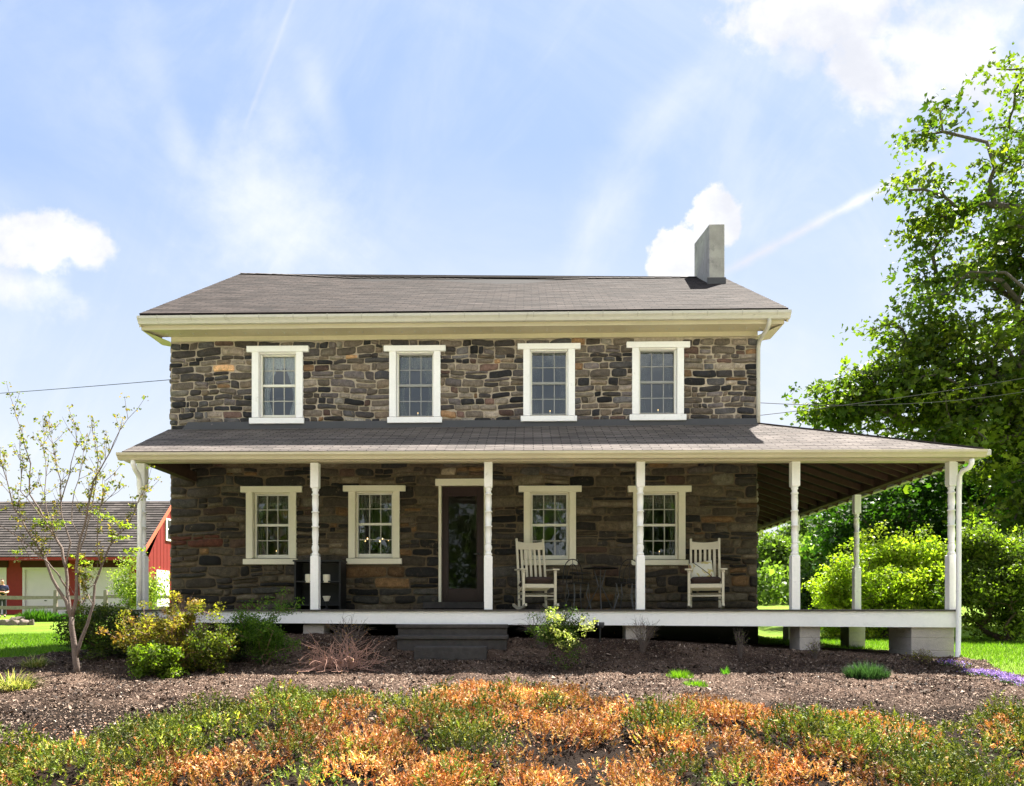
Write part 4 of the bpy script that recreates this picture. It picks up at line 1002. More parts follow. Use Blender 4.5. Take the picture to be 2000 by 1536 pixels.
# gable
k.add([(GX, yf_, gz-.5), (GX, yb_2, gz-.5), (GX, yb_2, ze_), (GX, yr_, zr_-.1), (GX, yf_, ze_)], [(0, 1, 2, 3, 4)]); k.add([(GL, yf_, gz-.5), (GL, yb_2, gz-.5), (GL, yb_2, ze_), (GL, yr_, zr_-.1), (GL, yf_, ze_)], [(4, 3, 2, 1, 0)])
k.add([(GL, yb_2, gz-.5), (GX, yb_2, gz-.5), (GX, yb_2, ze_), (GL, yb_2, ze_)], [(3, 2, 1, 0)])
gw = k.build('wall', M['red'], GA)
bt_ = MB()
for i in range(17): y = yf_+.2+i*.38; top = ze_+(zr_-ze_)*(1-abs(y-yr_)/(yr_-yf_)) if y < yb_2 else ze_; bt_.box((GX+.001, y-.012, gz-.4), (GX+.012, y+.012, top-.15))
bt_.build('board_battens', M['red'], gw)
yo = 38.0
GR = shingled('roof', ((GL-.2, yo, ze_-.02), (GX+.15, yo, ze_-.02), (GX+.15, yr_, zr_), (GL-.2, yr_, zr_)), M['roofg'], GA, course=.22, nx=60, th=.12, butt=.03)
shingled('rear_roof_slope', ((GX+.15, yb_2+.4, ze_-.02), (GL-.2, yb_2+.4, ze_-.02), (GL-.2, yr_, zr_), (GX+.15, yr_, zr_)), M['roofg'], GR, course=.22, nx=10, th=.12)
k = MB(); k.hexa([(GX+.15, yo, ze_-.3), (GX+.18, yo, ze_-.3), (GX+.18, yr_, zr_-.28), (GX+.15, yr_, zr_-.28), (GX+.15, yo, ze_-.02), (GX+.18, yo, ze_-.02), (GX+.18, yr_, zr_), (GX+.15, yr_, zr_)]); k.build('rake_board', M['redtrim'], GR)
MB().box((GL, yo, ze_-.2), (GX+.14, yo+.04, ze_-.04)).build('fascia', M['red'], GR)
for (a, b, c, d) in ops:
    m_ = MB(); n = 5
    for i in range(n): m_.box((a+.12, yf_+.08, c+(d-c-.12)*i/n+.008), (b-.12, yf_+.12, c+(d-c-.12)*(i+1)/n-.008))
    m_.box((a+.12, yf_+.10, c), (b-.12, yf_+.125, d-.12)); D_ = m_.build('garage_door', M['gdoor'], GA)
    MB().box((a, yf_-.03, c), (a+.12, yf_+.15, d)).box((b-.12, yf_-.03, c), (b, yf_+.15, d)).box((a+.12, yf_-.028, d-.12), (b-.12, yf_+.15, d)).build('door_frame', M['gdoor'], D_)
    MB().box(((a+b)/2-.05, yf_+.04, c+.75), ((a+b)/2+.05, yf_+.079, c+.8)).build('handle', M['wire'], D_)
for (a, b, c, d) in ops: MB().box((a-.1, yf_-.06, d+.001), (b+.1, yf_-.001, ze_-.05)).build('overhang_shade', mat('overhang_shade_tone', (.05, .012, .01), .8), GA)  # near-black board over each door paints in the shade of the overhang
def yfrompx(px): return GX*F/(px-1030)*1.0
wy0, wy1 = yfrompx(316), yfrompx(331); 
MB().box((GX+.013, wy0, P(316, 1056, wy0)[2]), (GX+.06, wy1, P(316, 1012, wy0)[2])).build('window', M['white'], GA)
wz0, wz1 = P(316, 1056, wy0)[2], P(316, 1012, wy0)[2]; wo_ = [o for o in GA.children if o.name.startswith('window')][0]
for i in range(2): MB().box((GX+.0605, wy0+.15, wz0+.12+(wz1-wz0)*.46*i), (GX+.066, wy1-.15, wz0+.08+(wz1-wz0)*.43*(i+1))).build('pane', M['dark'], wo_)
sy0, sy1 = yfrompx(297), yfrompx(322); MB().box((GX+.013, sy0, gz), (GX+.06, sy1, P(300, 1113, sy0)[2])).build('side_door', M['white'], GA)

# ------------------------------------------------------------------ split rail fence
YF = 30.0; FE = thing('split_rail_fence', P(150, 1200, YF), 'weathered split rail fence with two rails in front of the red garage', 'fence'); fx = [P(p, 0, YF)[0] for p in (-180, -50, 108, 206, 300, 395)]
for i, x in enumerate(fx):
    z = float(terrain(x, YF)); lean = random.uniform(-.04, .04); zt_ = z+1.22+random.uniform(-.03, .05)
    MB().hexa([(x-.08, YF-.06, z-.2), (x+.08, YF-.06, z-.2), (x+.08, YF+.06, z-.2), (x-.08, YF+.06, z-.2), (x-.07+lean, YF-.05, zt_), (x+.06+lean, YF-.05, zt_+.03), (x+.07+lean, YF+.05, zt_-.01), (x-.06+lean, YF+.05, zt_)]).build('post', M['fence'], FE, bev=.02)
for i in range(len(fx)-1):
    for h in (.52, .94):
        z0 = float(terrain(fx[i], YF)); p = (fx[i]-.05, YF, z0+h+random.uniform(-.03, .03)); q = (fx[i+1]+.05, YF+.03, z0+h+random.uniform(-.03, .03)); mid = (np.array(p)+q)/2+(0, .02, random.uniform(-.03, .02))
        MB().bar(p, mid, .08, .13, w2=.09, h2=.15).bar(mid, q, .09, .15, w2=.07, h2=.11).build('rail', M['fence'], FE)

# ------------------------------------------------------------------ person by the garage
def skinned(name, pts, edges, radii, m, parent, sub=2):
    me = bpy.data.meshes.new(name); me.from_pydata(pts, edges, []); o = bpy.data.objects.new(name, me); COL.objects.link(o); o.parent = parent; me.materials.append(m)
    sm = o.modifiers.new('skin', 'SKIN'); sm.use_smooth_shade = True
    for i, r_ in enumerate(radii): me.skin_vertices[0].data[i].radius = r_ if isinstance(r_, tuple) else (r_, r_)
    me.skin_vertices[0].data[0].use_root = True; ss = o.modifiers.new('sub', 'SUBSURF'); ss.levels = sub; ss.render_levels = sub; return o
yp = 33.5; pp = P(4, 1200, yp); pz_ = float(terrain(pp[0], yp)); PE = thing('person', (pp[0], yp, pz_), 'man in navy shirt and dark vest standing with folded arms behind the fence', 'person', rz=R(52))
b_pts = [(0, 0, .95), (0, 0, 1.15), (0, -.01, 1.38), (0, .0, 1.50), (0, -.02, 1.60), (0, -.02, 1.72), (-.09, 0, .90), (-.10, -.02, .50), (-.10, .02, .09), (-.10, -.12, .04), (.09, 0, .90), (.10, -.02, .50), (.10, .02, .09), (.10, -.12, .04),
         (-.19, 0, 1.42), (-.24, -.02, 1.16), (-.05, -.24, 1.16), (.04, -.25, 1.17), (.19, 0, 1.42), (.24, -.02, 1.16), (.05, -.22, 1.12), (-.04, -.24, 1.12)]
b_e = [(0, 1), (1, 2), (2, 3), (3, 4), (4, 5), (0, 6), (6, 7), (7, 8), (8, 9), (0, 10), (10, 11), (11, 12), (12, 13), (2, 14), (14, 15), (15, 16), (16, 17), (2, 18), (18, 19), (19, 20), (20, 21)]
b_r = [(.16, .11), (.14, .10), (.17, .11), (.055, .055), (.075, .09), (.078, .095), .085, .055, .04, .035, .085, .055, .04, .035, .055, .045, .032, .03, .055, .045, .032, .03]
skinned('body', b_pts, b_e, b_r, M['skin'], PE)
skinned('shirt', [(0, 0, .93), (0, 0, 1.15), (0, -.01, 1.38), (0, 0, 1.46), (-.19, 0, 1.42), (-.235, -.01, 1.22), (.19, 0, 1.42), (.235, -.01, 1.22)], [(0, 1), (1, 2), (2, 3), (2, 4), (4, 5), (2, 6), (6, 7)], [(.175, .125), (.155, .115), (.185, .125), .08, .072, .062, .072, .062], M['navy'], PE)
skinned('vest', [(0, -.005, 1.0), (0, -.005, 1.18), (0, -.012, 1.36)], [(0, 1), (1, 2)], [(.185, .135), (.17, .13), (.17, .135)], M['blackcloth'], PE)
skinned('trousers', [(0, 0, .97), (-.09, 0, .88), (-.10, -.02, .50), (-.10, .02, .12), (.09, 0, .88), (.10, -.02, .50), (.10, .02, .12)], [(0, 1), (1, 2), (2, 3), (0, 4), (4, 5), (5, 6)], [(.17, .12), .10, .075, .06, .10, .075, .06], M['trouser'], PE)
skinned('hair', [(0, .01, 1.70), (0, .0, 1.765)], [(0, 1)], [(.080, .088), (.062, .07)], M['hair'], PE)
for s in (-1, 1): skinned('shoe', [(s*.10, .03, .04), (s*.10, -.13, .03)], [(0, 1)], [.05, .042], M['shoe'], PE, 1)
k = MB()
for s in (-1, 1): k.lathe((s*.028, -.118, 1.665), [(.002, -.006), (.008, 0), (.002, .006)], 8)
k.build('eyes', M['black'], PE, local=True); MB().lathe((0, -.118, 1.63), [(.012, -.015), (.014, 0), (.006, .03)], 8).build('nose', M['skin'], PE, local=True)
MB().box((-.022, -.118, 1.593), (.022, -.108, 1.6)).build('mouth', M['redtrim'], PE, local=True)

# ================================================================== vegetation
def leaves(name, parent, C, size, cols, shape='diamond', upb=.35, m=None, w=None, j=.18, dirn=None, asp=.62, local=False, ids=None):
    V, Fa, k = leafmesh(C, size, upb, shape, asp=asp, dirn=dirn)
    if ids is None: cv = colvar(len(C), cols, k, w, j)
    else:
        pal = np.array(cols)[rng.choice(len(cols), ids.max()+1, p=w)]*np.exp(rng.normal(size=(ids.max()+1, 1))*.22)
        c2 = np.array(cols)[rng.choice(len(cols), len(C), p=w)]; cv = np.repeat(np.clip((pal[ids]*.7+c2*.3)*np.exp(rng.normal(size=(len(C), 1))*j), 0, 1), k, 0)
    return bulk(name, V, Fa, m or M['leaf'], parent, cv, local=local)
def tree(name, label, cat, root, trunk, ells, ncl, lpc, ls, cols, spread=(.4, .4, .2), shape='maple', r0=.02, group=None, bark='bark', upb=.45, w=None, gap=.42, gs=.55, lm='leaf', pw=.5, shell=.15, maxr=.4):
    t = thing(name, root, label, cat, group)
    vol = np.array([e[1][0]*e[1][1]*e[1][2] for e in ells])**.8; pts = []
    for e, f in zip(ells, vol/vol.sum()):
        c = blob(int(ncl*f*2.2)+4, e[0], e[1], shell); k = fbm(c[:, 0]*gs+c[:, 1]*.3, c[:, 2]*gs+c[:, 1]*.4, 21, 3) > gap; c = c[k]; pts.append(c[:int(ncl*f)+2])
    pts = np.concatenate(pts); gz_ = terrain(pts[:, 0], pts[:, 1]); pts = pts[pts[:, 2] > gz_+.25]
    sk = skeleton(root, pts, r0, .5, trunk=trunk, pw=pw, maxr=maxr)
    limbs('trunk', sk, M[bark], t, 6)
    L = around(pts, lpc, spread); leaves('crown', t, L, ls, cols, shape, upb, M[lm], w, ids=np.repeat(np.arange(len(pts)), lpc)); return t
def scr(px, py, Y): return P(px, py, Y)
MAP = [(.070, .112, .011), (.115, .155, .016), (.035, .066, .009), (.19, .22, .022)]
# big maple ----------------------------------------------------------
Ym = 27.0
rt = P(2330, 1240, Ym); rt[2] = float(terrain(rt[0], Ym))-.1
tk = [P(2280, 1050, Ym), P(2250, 880, Ym), P(2200, 760, Ym+.3)]
def E(px, py, Y, a, b, dpt): s = F/Y; return (P(px, py, Y), (a/s, dpt, b/s))
ells = [E(2110, 430, Ym, 350, 360, 4.4), E(1840, 400, Ym, 75, 130, 1.6), E(2090, 800, Ym, 390, 230, 4.4), E(1800, 665, Ym-.5, 115, 110, 1.6), E(1700, 770, Ym-.5, 120, 75, 1.6), E(1660, 800, Ym, 125, 75, 2.0), E(1640, 790, Ym, 80, 50, 1.), E(1700, 610, Ym, 60, 60, 1.4), E(2010, 980, Ym-1, 130, 150, 2.0), E(2450, 500, Ym, 330, 420, 4), E(2450, 900, Ym, 300, 200, 4), E(1880, 820, Ym, 150, 90, 2.5)]
tree('maple_tree', 'tall green maple tree whose branches hang over the right side of the porch roof', 'tree', rt, tk, ells, 1400, 66, .19, MAP, spread=(.52, .52, .15), gap=.44, gs=.55, r0=.025, w=[.35, .3, .2, .15], maxr=.34)
# second maple behind the porch --------------------------------------
Y2 = 34.; rt = P(1752, 1190, Y2); rt[2] = float(terrain(rt[0], Y2))-.1
tree('maple_tree', 'dark green spreading maple with dark trunk seen through the right end of the porch', 'tree', rt, [P(1750, 1120, Y2), P(1758, 1060, Y2)],
     [E(1760, 985, Y2, 170, 95, 3.5), E(1660, 1060, Y2-1, 70, 85, 2), E(1930, 950, Y2, 150, 130, 3.5), E(1830, 1040, Y2-1, 110, 60, 2.)], 420, 55, .2, [(.03, .075, .009), (.05, .11, .012), (.022, .055, .008)], spread=(.5, .5, .26), gap=.44, gs=.45, r0=.03, maxr=.3)
# far trees ------------------------------------------------------------
FARC = [[(.12, .18, .03), (.16, .22, .05), (.09, .14, .03)], [(.07, .12, .025), (.10, .15, .03)], [(.19, .22, .06), (.13, .17, .04)]]
far = [(1450, 1020, 66, 60, 2), (1515, 1045, 58, 48, 0), (1572, 1005, 70, 55, 1), (1612, 1040, 50, 42, 0), (1655, 990, 78, 70, 2), (1700, 1010, 66, 60, 1), (1800, 960, 70, 80, 0), (1905, 950, 64, 90, 1), (1990, 970, 60, 80, 0), (2080, 960, 66, 90, 2), (1380, 1040, 75, 70, 1)]
wh = ['pale', 'bright', 'dull green', 'light', 'tall pale', 'mid green', 'broad light', 'tall mid green', 'light green', 'pale yellow green', 'dull']
pl = ['just right of the stone wall base, farthest left of the woodland edge', 'with thin trunk left of the fifth porch post', 'directly behind the fifth porch post', 'just right of the fifth porch post', 'left of the slim back porch post', 'behind the slim back porch post', 'beyond the dark maple trunk', 'behind the right corner porch post', 'beyond the big hedge near the right edge of the photo', 'at the far right edge of the woodland', 'hidden mostly by the stone wall']
for i, (px, top, Yf, hw, ci) in enumerate(far[:10]):
    b = P(px, 1190, Yf); b[2] = float(terrain(b[0], Yf)); s = F/Yf; zt_ = P(px, top, Yf)[2]; h = zt_-b[2]
    c = b+(0, 0, h*.58); tree('woodland_tree', wh[i]+' spring tree '+pl[i], 'tree', b, [b+(0, 0, h*.18), b+(0, 0, h*.3)],
         [(c, (hw/s, hw/s*.8, h*.43)), (c+(hw/s*.4, 0, -h*.15), (hw/s*.6, hw/s*.6, h*.28))], 240, 42, .36, FARC[ci], spread=(.55, .55, .35), shape='diamond', group='trees of the far woodland edge', gap=.40, gs=.3, r0=.035, upb=.2)
# undergrowth strip far right
def understory(name, label, pxs, Y, top, n, cols):
    t = []
    for i in range(n):
        px = random.uniform(*pxs); p = P(px, 1190, Y+random.uniform(-3, 3)); p[2] = float(terrain(p[0], p[1])); h = P(px, top, Y)[2]-p[2]
        t.append(blob(260, p+(0, 0, h*.4), (1.6, 1.4, h*.6), .2))
    C = np.concatenate(t); o = leaves(name, None, C, .34, cols, upb=.2); return tag(o, label, 'undergrowth', kind='stuff')
understory('undergrowth', 'dense light green undergrowth along the far woodland edge', (1440, 2150), 52, 1095, 40, FARC[0])

def shrub(name, label, px0, px1, yt, yb, Y=None, ncl=120, lpc=40, ls=.03, cols=MAP, dep=.8, stem='twig', lm='leaf', group=None, spread=.05, shell=.35, shape='diamond', upb=.25, w=None, r0=.0022, cat='shrub', gap=.3, gs=3., zsq=.75, leafpart='foliage', extra=None, stems=True):
    px = (px0+px1)/2
    if Y is None: b = G(px, yb); Y = b[1]
    else: b = P(px, yb, Y)
    b[2] = float(terrain(b[0], Y)); s = F/Y; wd = (px1-px0)/s; zt_ = P(px, yt, Y)[2]; h = zt_-b[2]
    t = thing(name, b, label, cat, group)
    es = [(b+(0, 0, h*.5), (wd/2, wd/2*dep, h*.5))]
    if extra:
        for (ex, ez, rx, rz) in extra: es.append((b+(ex*wd, random.uniform(-.1, .1)*wd*dep, ez*h), (rx*wd, rx*wd*dep, rz*h)))
    pts = np.concatenate([blob(int(ncl*1.6*(1 if i == 0 else .35)), e[0], e[1], shell) for i, e in enumerate(es)])
    pts[:, 2] += rng.normal(size=len(pts))*h*.04
    sp = rng.random(len(pts)) < .14; cc_ = b+(0, 0, h*.45); pts[sp] = cc_+(pts[sp]-cc_)*rng.uniform(1.0, 1.28, (sp.sum(), 1))
    k = (fbm(pts[:, 0]*gs+pts[:, 1], pts[:, 2]*gs, 31, 3) > gap) & (pts[:, 2] > terrain(pts[:, 0], pts[:, 1])+.03); pts = pts[k][:int(ncl*(1+.4*len(extra or [])))]
    if stems: limbs('stems', skeleton(b, pts, r0, .42, pw=.15), M[stem], t, 4, flare=1)
    L = around(pts, lpc, (spread, spread, spread*zsq)); ids = np.repeat(np.arange(len(pts)), lpc); kk_ = L[:, 2] > terrain(L[:, 0], L[:, 1])+.01; L = L[kk_]
    leaves(leafpart, t, L, ls, cols, shape, upb, M[lm], w, ids=ids[kk_]); return t
LIME = [(.23, .31, .022), (.31, .38, .03), (.12, .17, .014), (.38, .42, .05)]
shrub('hedge_shrub', 'large bright lime green shrub on the lawn behind the side porch', 1588, 1862, 1058, 1248, 19.5, 520, 70, .075, LIME, .8, 'twigdark', 'leafthin', spread=.13, shell=.35, gap=.46, gs=1.6, r0=.005, extra=[(.28, .62, .22, .45), (-.28, .3, .2, .3), (.05, .75, .2, .28)])
shrub('hedge_shrub', 'tall lime topped shrub with dark twiggy base right of the corner porch post', 1850, 2050, 1048, 1262, 17.6, 420, 62, .072, [(.06, .095, .014), (.13, .18, .02), (.04, .06, .012), (.22, .28, .03)], .8, 'twigdark', 'leafthin', spread=.13, shell=.35, gap=.46, gs=1.6, r0=.006, extra=[(-.2, .8, .25, .25), (.25, .7, .25, .35)])
shrub('garden_bush', 'small dark green bush between the fifth porch post and the lime shrub', 1556, 1604, 1120, 1215, 25, 90, 60, .09, [(.03, .06, .012), (.045, .08, .015)], spread=.16)
# left group ------------------------------------------------------------
shrub('garden_shrub', 'low dark green shrub between the bronze shrub and the feathery green shrub', 395, 500, 1205, 1290, 10.6, 110, 50, .032, [(.045, .08, .014), (.08, .11, .02), (.03, .05, .01)], .6, 'twigdark', spread=.06, shell=.2, gap=.4)
GREEN = [(.05, .10, .018), (.075, .14, .02), (.035, .07, .012)]
shrub('garden_shrub', 'dark green rounded shrub just right of the slender multi stem tree', 118, 300, 1182, 1292, 10.9, 200, 55, .036, [(.05, .08, .015), (.12, .14, .025), (.03, .05, .01)], .7, 'twigdark', spread=.065, shell=.5)
shrub('spirea_shrub', 'bronze and yellow leaved shrub with bare brown twigs in front of the left porch post', 225, 462, 1176, 1306, 9.95, 260, 34, .034, [(.20, .19, .025), (.28, .22, .04), (.08, .09, .015), (.20, .10, .035)], .6, 'twig', 'leafthin', spread=.045, shell=.3, gap=.42, r0=.003, extra=[(.1, .85, .25, .25)])
shrub('spirea_shrub', 'low lime green leafy shrub at the front of the left shrub group', 245, 362, 1256, 1316, 9.45, 110, 44, .036, [(.12, .18, .016), (.18, .23, .026), (.06, .09, .012)], .6, 'twig', 'leafthin', spread=.045, shell=.4)
shrub('spirea_shrub', 'yellow green leafy low shrub beside the dark gap left of the feathery green shrub', 355, 455, 1212, 1304, 9.8, 110, 36, .034, [(.10, .14, .018), (.18, .19, .03), (.04, .055, .012)], .6, 'twig', 'leafthin', spread=.05, shell=.3)
shrub('feathery_shrub', 'feathery mid green shrub growing against the white porch skirt', 440, 592, 1166, 1280, 10.35, 170, 60, .026, [(.09, .17, .02), (.13, .22, .028), (.05, .10, .016)], .55, 'twig', 'leafthin', spread=.055, shell=.1, gap=.44, gs=4, extra=[(.3, .8, .14, .25)])
shrub('flowering_shrub', 'shrub with pale yellow flowers in front of the rocking chair near the door', 1030, 1150, 1182, 1290, 10.1, 130, 40, .026, [(.07, .13, .02), (.11, .18, .03), (.05, .08, .015)], .6, 'twigdark', spread=.05, shell=.15, gap=.4, gs=4)
fs = bpy.data.objects['flowering_shrub']; q = np.array(fs.location)
fc = np.concatenate([blob(22, P(1085, 1225, 9.95), (.2, .16, .2), .3), blob(18, P(1148, 1222, 9.95), (.13, .1, .12), .2), blob(26, P(1108, 1250, 9.9), (.25, .16, .15), .3), blob(16, P(1080, 1200, 9.95), (.12, .1, .1), .2)])
leaves('blossom', fs, around(fc, 11, (.028, .028, .022)), .026, [(.55, .56, .16), (.62, .62, .28), (.40, .46, .10)], m=M['petal'])
shrub('garden_bush', 'yellow green open bush growing by the garage end wall, split by the left porch post', 216, 328, 1082, 1195, 27.5, 130, 55, .075, [(.20, .24, .05), (.15, .2, .035), (.27, .30, .07)], .6, 'twig', 'leafthin', spread=.16, shell=.15, gap=.4, gs=1.5)

def twiggy(name, label, px, yb, Y, w_, h_, n, m, arch=.5, rad=.004, lv=None, cat='shrub', seg=8):
    b = P(px, yb, Y) if Y else G(px, yb); b[2] = float(terrain(b[0], b[1])); t = thing(name, b, label, cat); k = MB(); tips = []
    for i in range(n):
        a = random.uniform(0, 2*pi); r_ = w_*math.sqrt(random.random()); hh = h_*random.uniform(.5, 1)*(1-.3*r_/w_); pts = []; x, y = random.gauss(0, (.05+.22*(arch > .5))*w_), random.gauss(0, .08*w_)
        wob = np.array([random.gauss(0, 1), random.gauss(0, 1)])*.06*w_
        for s in range(seg+1):
            f = s/seg; fz = math.sin(f*pi*(.5+.42*arch*random.uniform(.8, 1.1)))/1.0
            pts.append(b+np.array([x+r_*cos(a)*f**1.2+wob[0]*sin(f*7+i), y+r_*.7*sin(a)*f**1.2+wob[1]*cos(f*6+i), max(.0, hh*fz)]))
        if arch > .5:
            p = pts[0].copy(); dirc = np.array([cos(a)*.7, sin(a)*.5, 1.0]); pts = [p.copy()]; st_l = (w_+h_)*.75/seg
            for s in range(seg):
                dirc = dirc/np.linalg.norm(dirc)+rng.normal(size=3)*.40+np.array([cos(a)*.16, sin(a)*.12, -.20]); p = p+dirc/np.linalg.norm(dirc)*st_l*random.uniform(.7, 1.1); p[2] = max(p[2], b[2]+.02); pts.append(p.copy())
        k.tube(pts, [rad*(1-.7*s/seg) for s in range(seg+1)], 4, cap=False); tips += pts[seg//2:]
        if random.random() < .7:
            p0 = pts[seg//2]; d = np.array([random.gauss(0, .3), random.gauss(0, .3), .8]); d /= np.linalg.norm(d)
            k.tube([p0, p0+d*h_*.2, p0+d*h_*.35+np.array([random.gauss(0, .03), 0, 0])], [rad*.6, rad*.5, rad*.3], 4, cap=False)
    k.build('twigs', m, t)
    if lv: leaves('foliage', t, around(np.array(tips)[rng.integers(0, len(tips), lv[0])], 1, (.02, .02, .02)), lv[1], lv[2], m=M['leafthin'])
    return t
M['redtwig'] = mat('red_brown_twig', (.42, .24, .18), .85, .3, 20); M['greytwig'] = mat('grey_twig', (.13, .10, .085), .85, .3, 20)
twiggy('bare_shrub', 'tangled bare reddish brown shrub left of the concrete porch steps', 664, 1296, 10.1, .50, .50, 150, M['redtwig'], 1.0, .0055, (160, .02, [(.3, .2, .05), (.3, .12, .05)]))
twiggy('bare_shrub', 'upright bare twigs in front of the white skirt left of the porch steps', 680, 1285, 10.6, .50, .78, 60, M['greytwig'], .1, .0035, (100, .02, [(.35, .2, .08)]))
twiggy('bare_shrub', 'bare brown twigs rising from the bronze leaved shrub at the left stone corner', 350, 1290, 10.6, .75, 1.0, 110, M['redtwig'], .15, .0035, (320, .022, [(.3, .2, .05), (.25, .2, .04)]))
twiggy('bare_shrub', 'bare grey twiggy shrub in front of the white pier below the fourth post', 1255, 1272, 11.0, .30, .62, 70, M['greytwig'], .1, .003, (60, .018, [(.2, .15, .05)]))
twiggy('bare_shrub', 'small bare twig clump under the deck right of the fourth post', 1446, 1288, 10.9, .14, .52, 34, M['greytwig'], .1, .003, (60, .018, [(.12, .16, .03)]))
twiggy('bare_shrub', 'small twig clump in front of the white pier below the fifth post', 1592, 1276, 10.9, .16, .34, 36, M['greytwig'], .2, .003, (90, .02, [(.15, .14, .03)]))
twiggy('bare_shrub', 'dry brown clump in front of the wide corner pier', 1800, 1306, 10.4, .26, .26, 60, M['twigdark'], .3, .003, (260, .022, [(.15, .13, .03), (.22, .2, .04)]))
twiggy('bare_shrub', 'bare grey twigs behind the yellow flowering shrub', 1060, 1275, 11.1, .5, .68, 60, M['greytwig'], .3, .003)

def blades(n, c, rad, ln, wd, cols, lean=.5, m=None, name='blades', parent=None, w=None, flat=1.0, droop=.5):
    a = rng.random(n)*2*pi; r_ = rad*np.sqrt(rng.random(n)); base = np.stack([c[0]+r_*np.cos(a), c[1]+r_*np.sin(a)*flat, np.zeros(n)], 1); base[:, 2] = terrain(base[:, 0], base[:, 1])
    an = a+rng.normal(size=n)*.7; l = ln*(.6+.5*rng.random(n))*(1-.55*(r_/rad)**2); le = lean*(.3+rng.random(n)); hd = np.stack([np.cos(an), np.sin(an), 0*a], 1); sd = np.stack([-np.sin(an), np.cos(an), 0*a], 1)
    ps = []
    for f, ww in ((0, 1), (.4, .9), (.75, .6), (1.0, .05)):
        p = base+hd*(l*le*f**1.5)[:, None]; p[:, 2] += l*(f-droop*le*f**2.6); ps.append((p-sd*wd*ww/2, p+sd*wd*ww/2))
    V = np.stack([x for p in ps for x in p], 1).reshape(-1, 3); e = np.arange(n)[:, None]*8
    Fa = np.concatenate([np.concatenate([e+2*i, e+2*i+1, e+2*i+3, e+2*i+2], 1) for i in range(3)], 0)
    return bulk(name, V, Fa, m or M['leafthin'], parent, colvar(n, cols, 8, w, .15))
def tuft(name, label, cat, px, py, rad, n, ln, wd, cols, lean=.5, flat=.8, droop=.5, w=None, Y=None):
    b = G(px, py) if Y is None else P(px, py, Y); b[2] = float(terrain(b[0], b[1])); o = blades(n, b, rad, ln, wd, cols, lean, name=name, w=w, flat=flat, droop=droop)
    return tag(o, label, cat)
LG = [(.10, .20, .015), (.15, .26, .02), (.07, .13, .012)]
tuft('grass_tuft', 'bright lime grass tuft on the mulch right of centre, farther of a close pair', 'grass tuft', 1328, 1328, .17, 420, .17, .006, LG, .35)
tuft('grass_tuft', 'bright lime grass tuft on the mulch right of centre, nearer of a close pair', 'grass tuft', 1358, 1342, .15, 340, .12, .006, LG, .5)
tuft('grass_tuft', 'small upright green grass sprout right of the lime grass pair', 'grass tuft', 1417, 1322, .06, 60, .17, .008, [(.08, .2, .02)], .3)
tuft('catmint_plant', 'low blue green mound plant on the shaded mulch at the right', 'plant', 1692, 1326, .27, 1500, .28, .006, [(.032, .065, .036), (.022, .045, .022)], .55)
tuft('grass_tuft', 'rounded fresh green tuft on the edge of the juniper bed at the right', 'grass tuft', 1618, 1405, .16, 650, .12, .006, [(.05, .15, .01), (.08, .19, .012)], .5)
tuft('grass_tuft', 'smaller fresh green tuft just right of the rounded one in the juniper bed', 'grass tuft', 1655, 1420, .07, 240, .08, .006, [(.09, .18, .012), (.12, .21, .015)], .5)
DL_ = [(.34, .27, .14), (.17, .18, .05), (.42, .34, .22), (.10, .13, .03)]
tuft('ornamental_grass', 'arching straw and green grass clump at the lawn edge, farther of two at the left', 'ornamental grass', 68, 1306, .15, 260, .30, .011, DL_, .9, droop=.65)
tuft('ornamental_grass', 'large arching straw and green grass clump cut by the left edge, nearer of two', 'ornamental grass', 25, 1350, .22, 480, .36, .011, DL_, .9, droop=.65)
tuft('iris_clump', 'upright green iris leaves beside the split rail fence at the left', 'plant', 75, 1207, .9, 700, .62, .04, [(.04, .10, .012), (.06, .13, .015)], .2, .35, Y=28.6)
tuft('perennial_plant', 'dark green perennial clump at the fence post left of the slender tree', 'plant', 120, 1207, .5, 500, .45, .04, [(.05, .13, .02), (.03, .09, .015)], .5, .5, Y=28.6)
tuft('perennial_plant', 'dark green low perennials behind the slender tree trunk below the rail fence', 'plant', 165, 1207, .8, 700, .4, .045, [(.05, .11, .02), (.04, .08, .02)], .5, .5, Y=28.6)
def mat_flowers(name, label, pts, n, parent=None):
    b = G(*pts[len(pts)//2]); t = thing(name, b, label, 'flowers'); C = []
    for p in pts: g_ = G(*p); C.append(g_+rng.normal(size=(n, 3))*(.075, .07, 0))
    C = np.concatenate(C); C[:, 2] = terrain(C[:, 0], C[:, 1])+.03+.05*rng.random(len(C)); k = rng.random(len(C)) < .45
    leaves('foliage', t, C[k]-(0, 0, .02), .022, [(.05, .10, .03), (.08, .13, .03)]); leaves('blossom', t, C[~k]+(0, 0, .01), .021, [(.22, .12, .52), (.30, .18, .62), (.15, .07, .40)], m=M['petal'], upb=.8); return t
mat_flowers('creeping_phlox', 'small purple creeping phlox patch at the foot of the right downspout', [(1848, 1302), (1862, 1302), (1874, 1306)], 130)
mat_flowers('creeping_phlox', 'long purple creeping phlox mat along the lawn edge at the right side of the photo', [(1905, 1322), (1925, 1322), (1945, 1326), (1962, 1330), (1975, 1337), (1990, 1338), (2005, 1346), (2030, 1350)], 520)
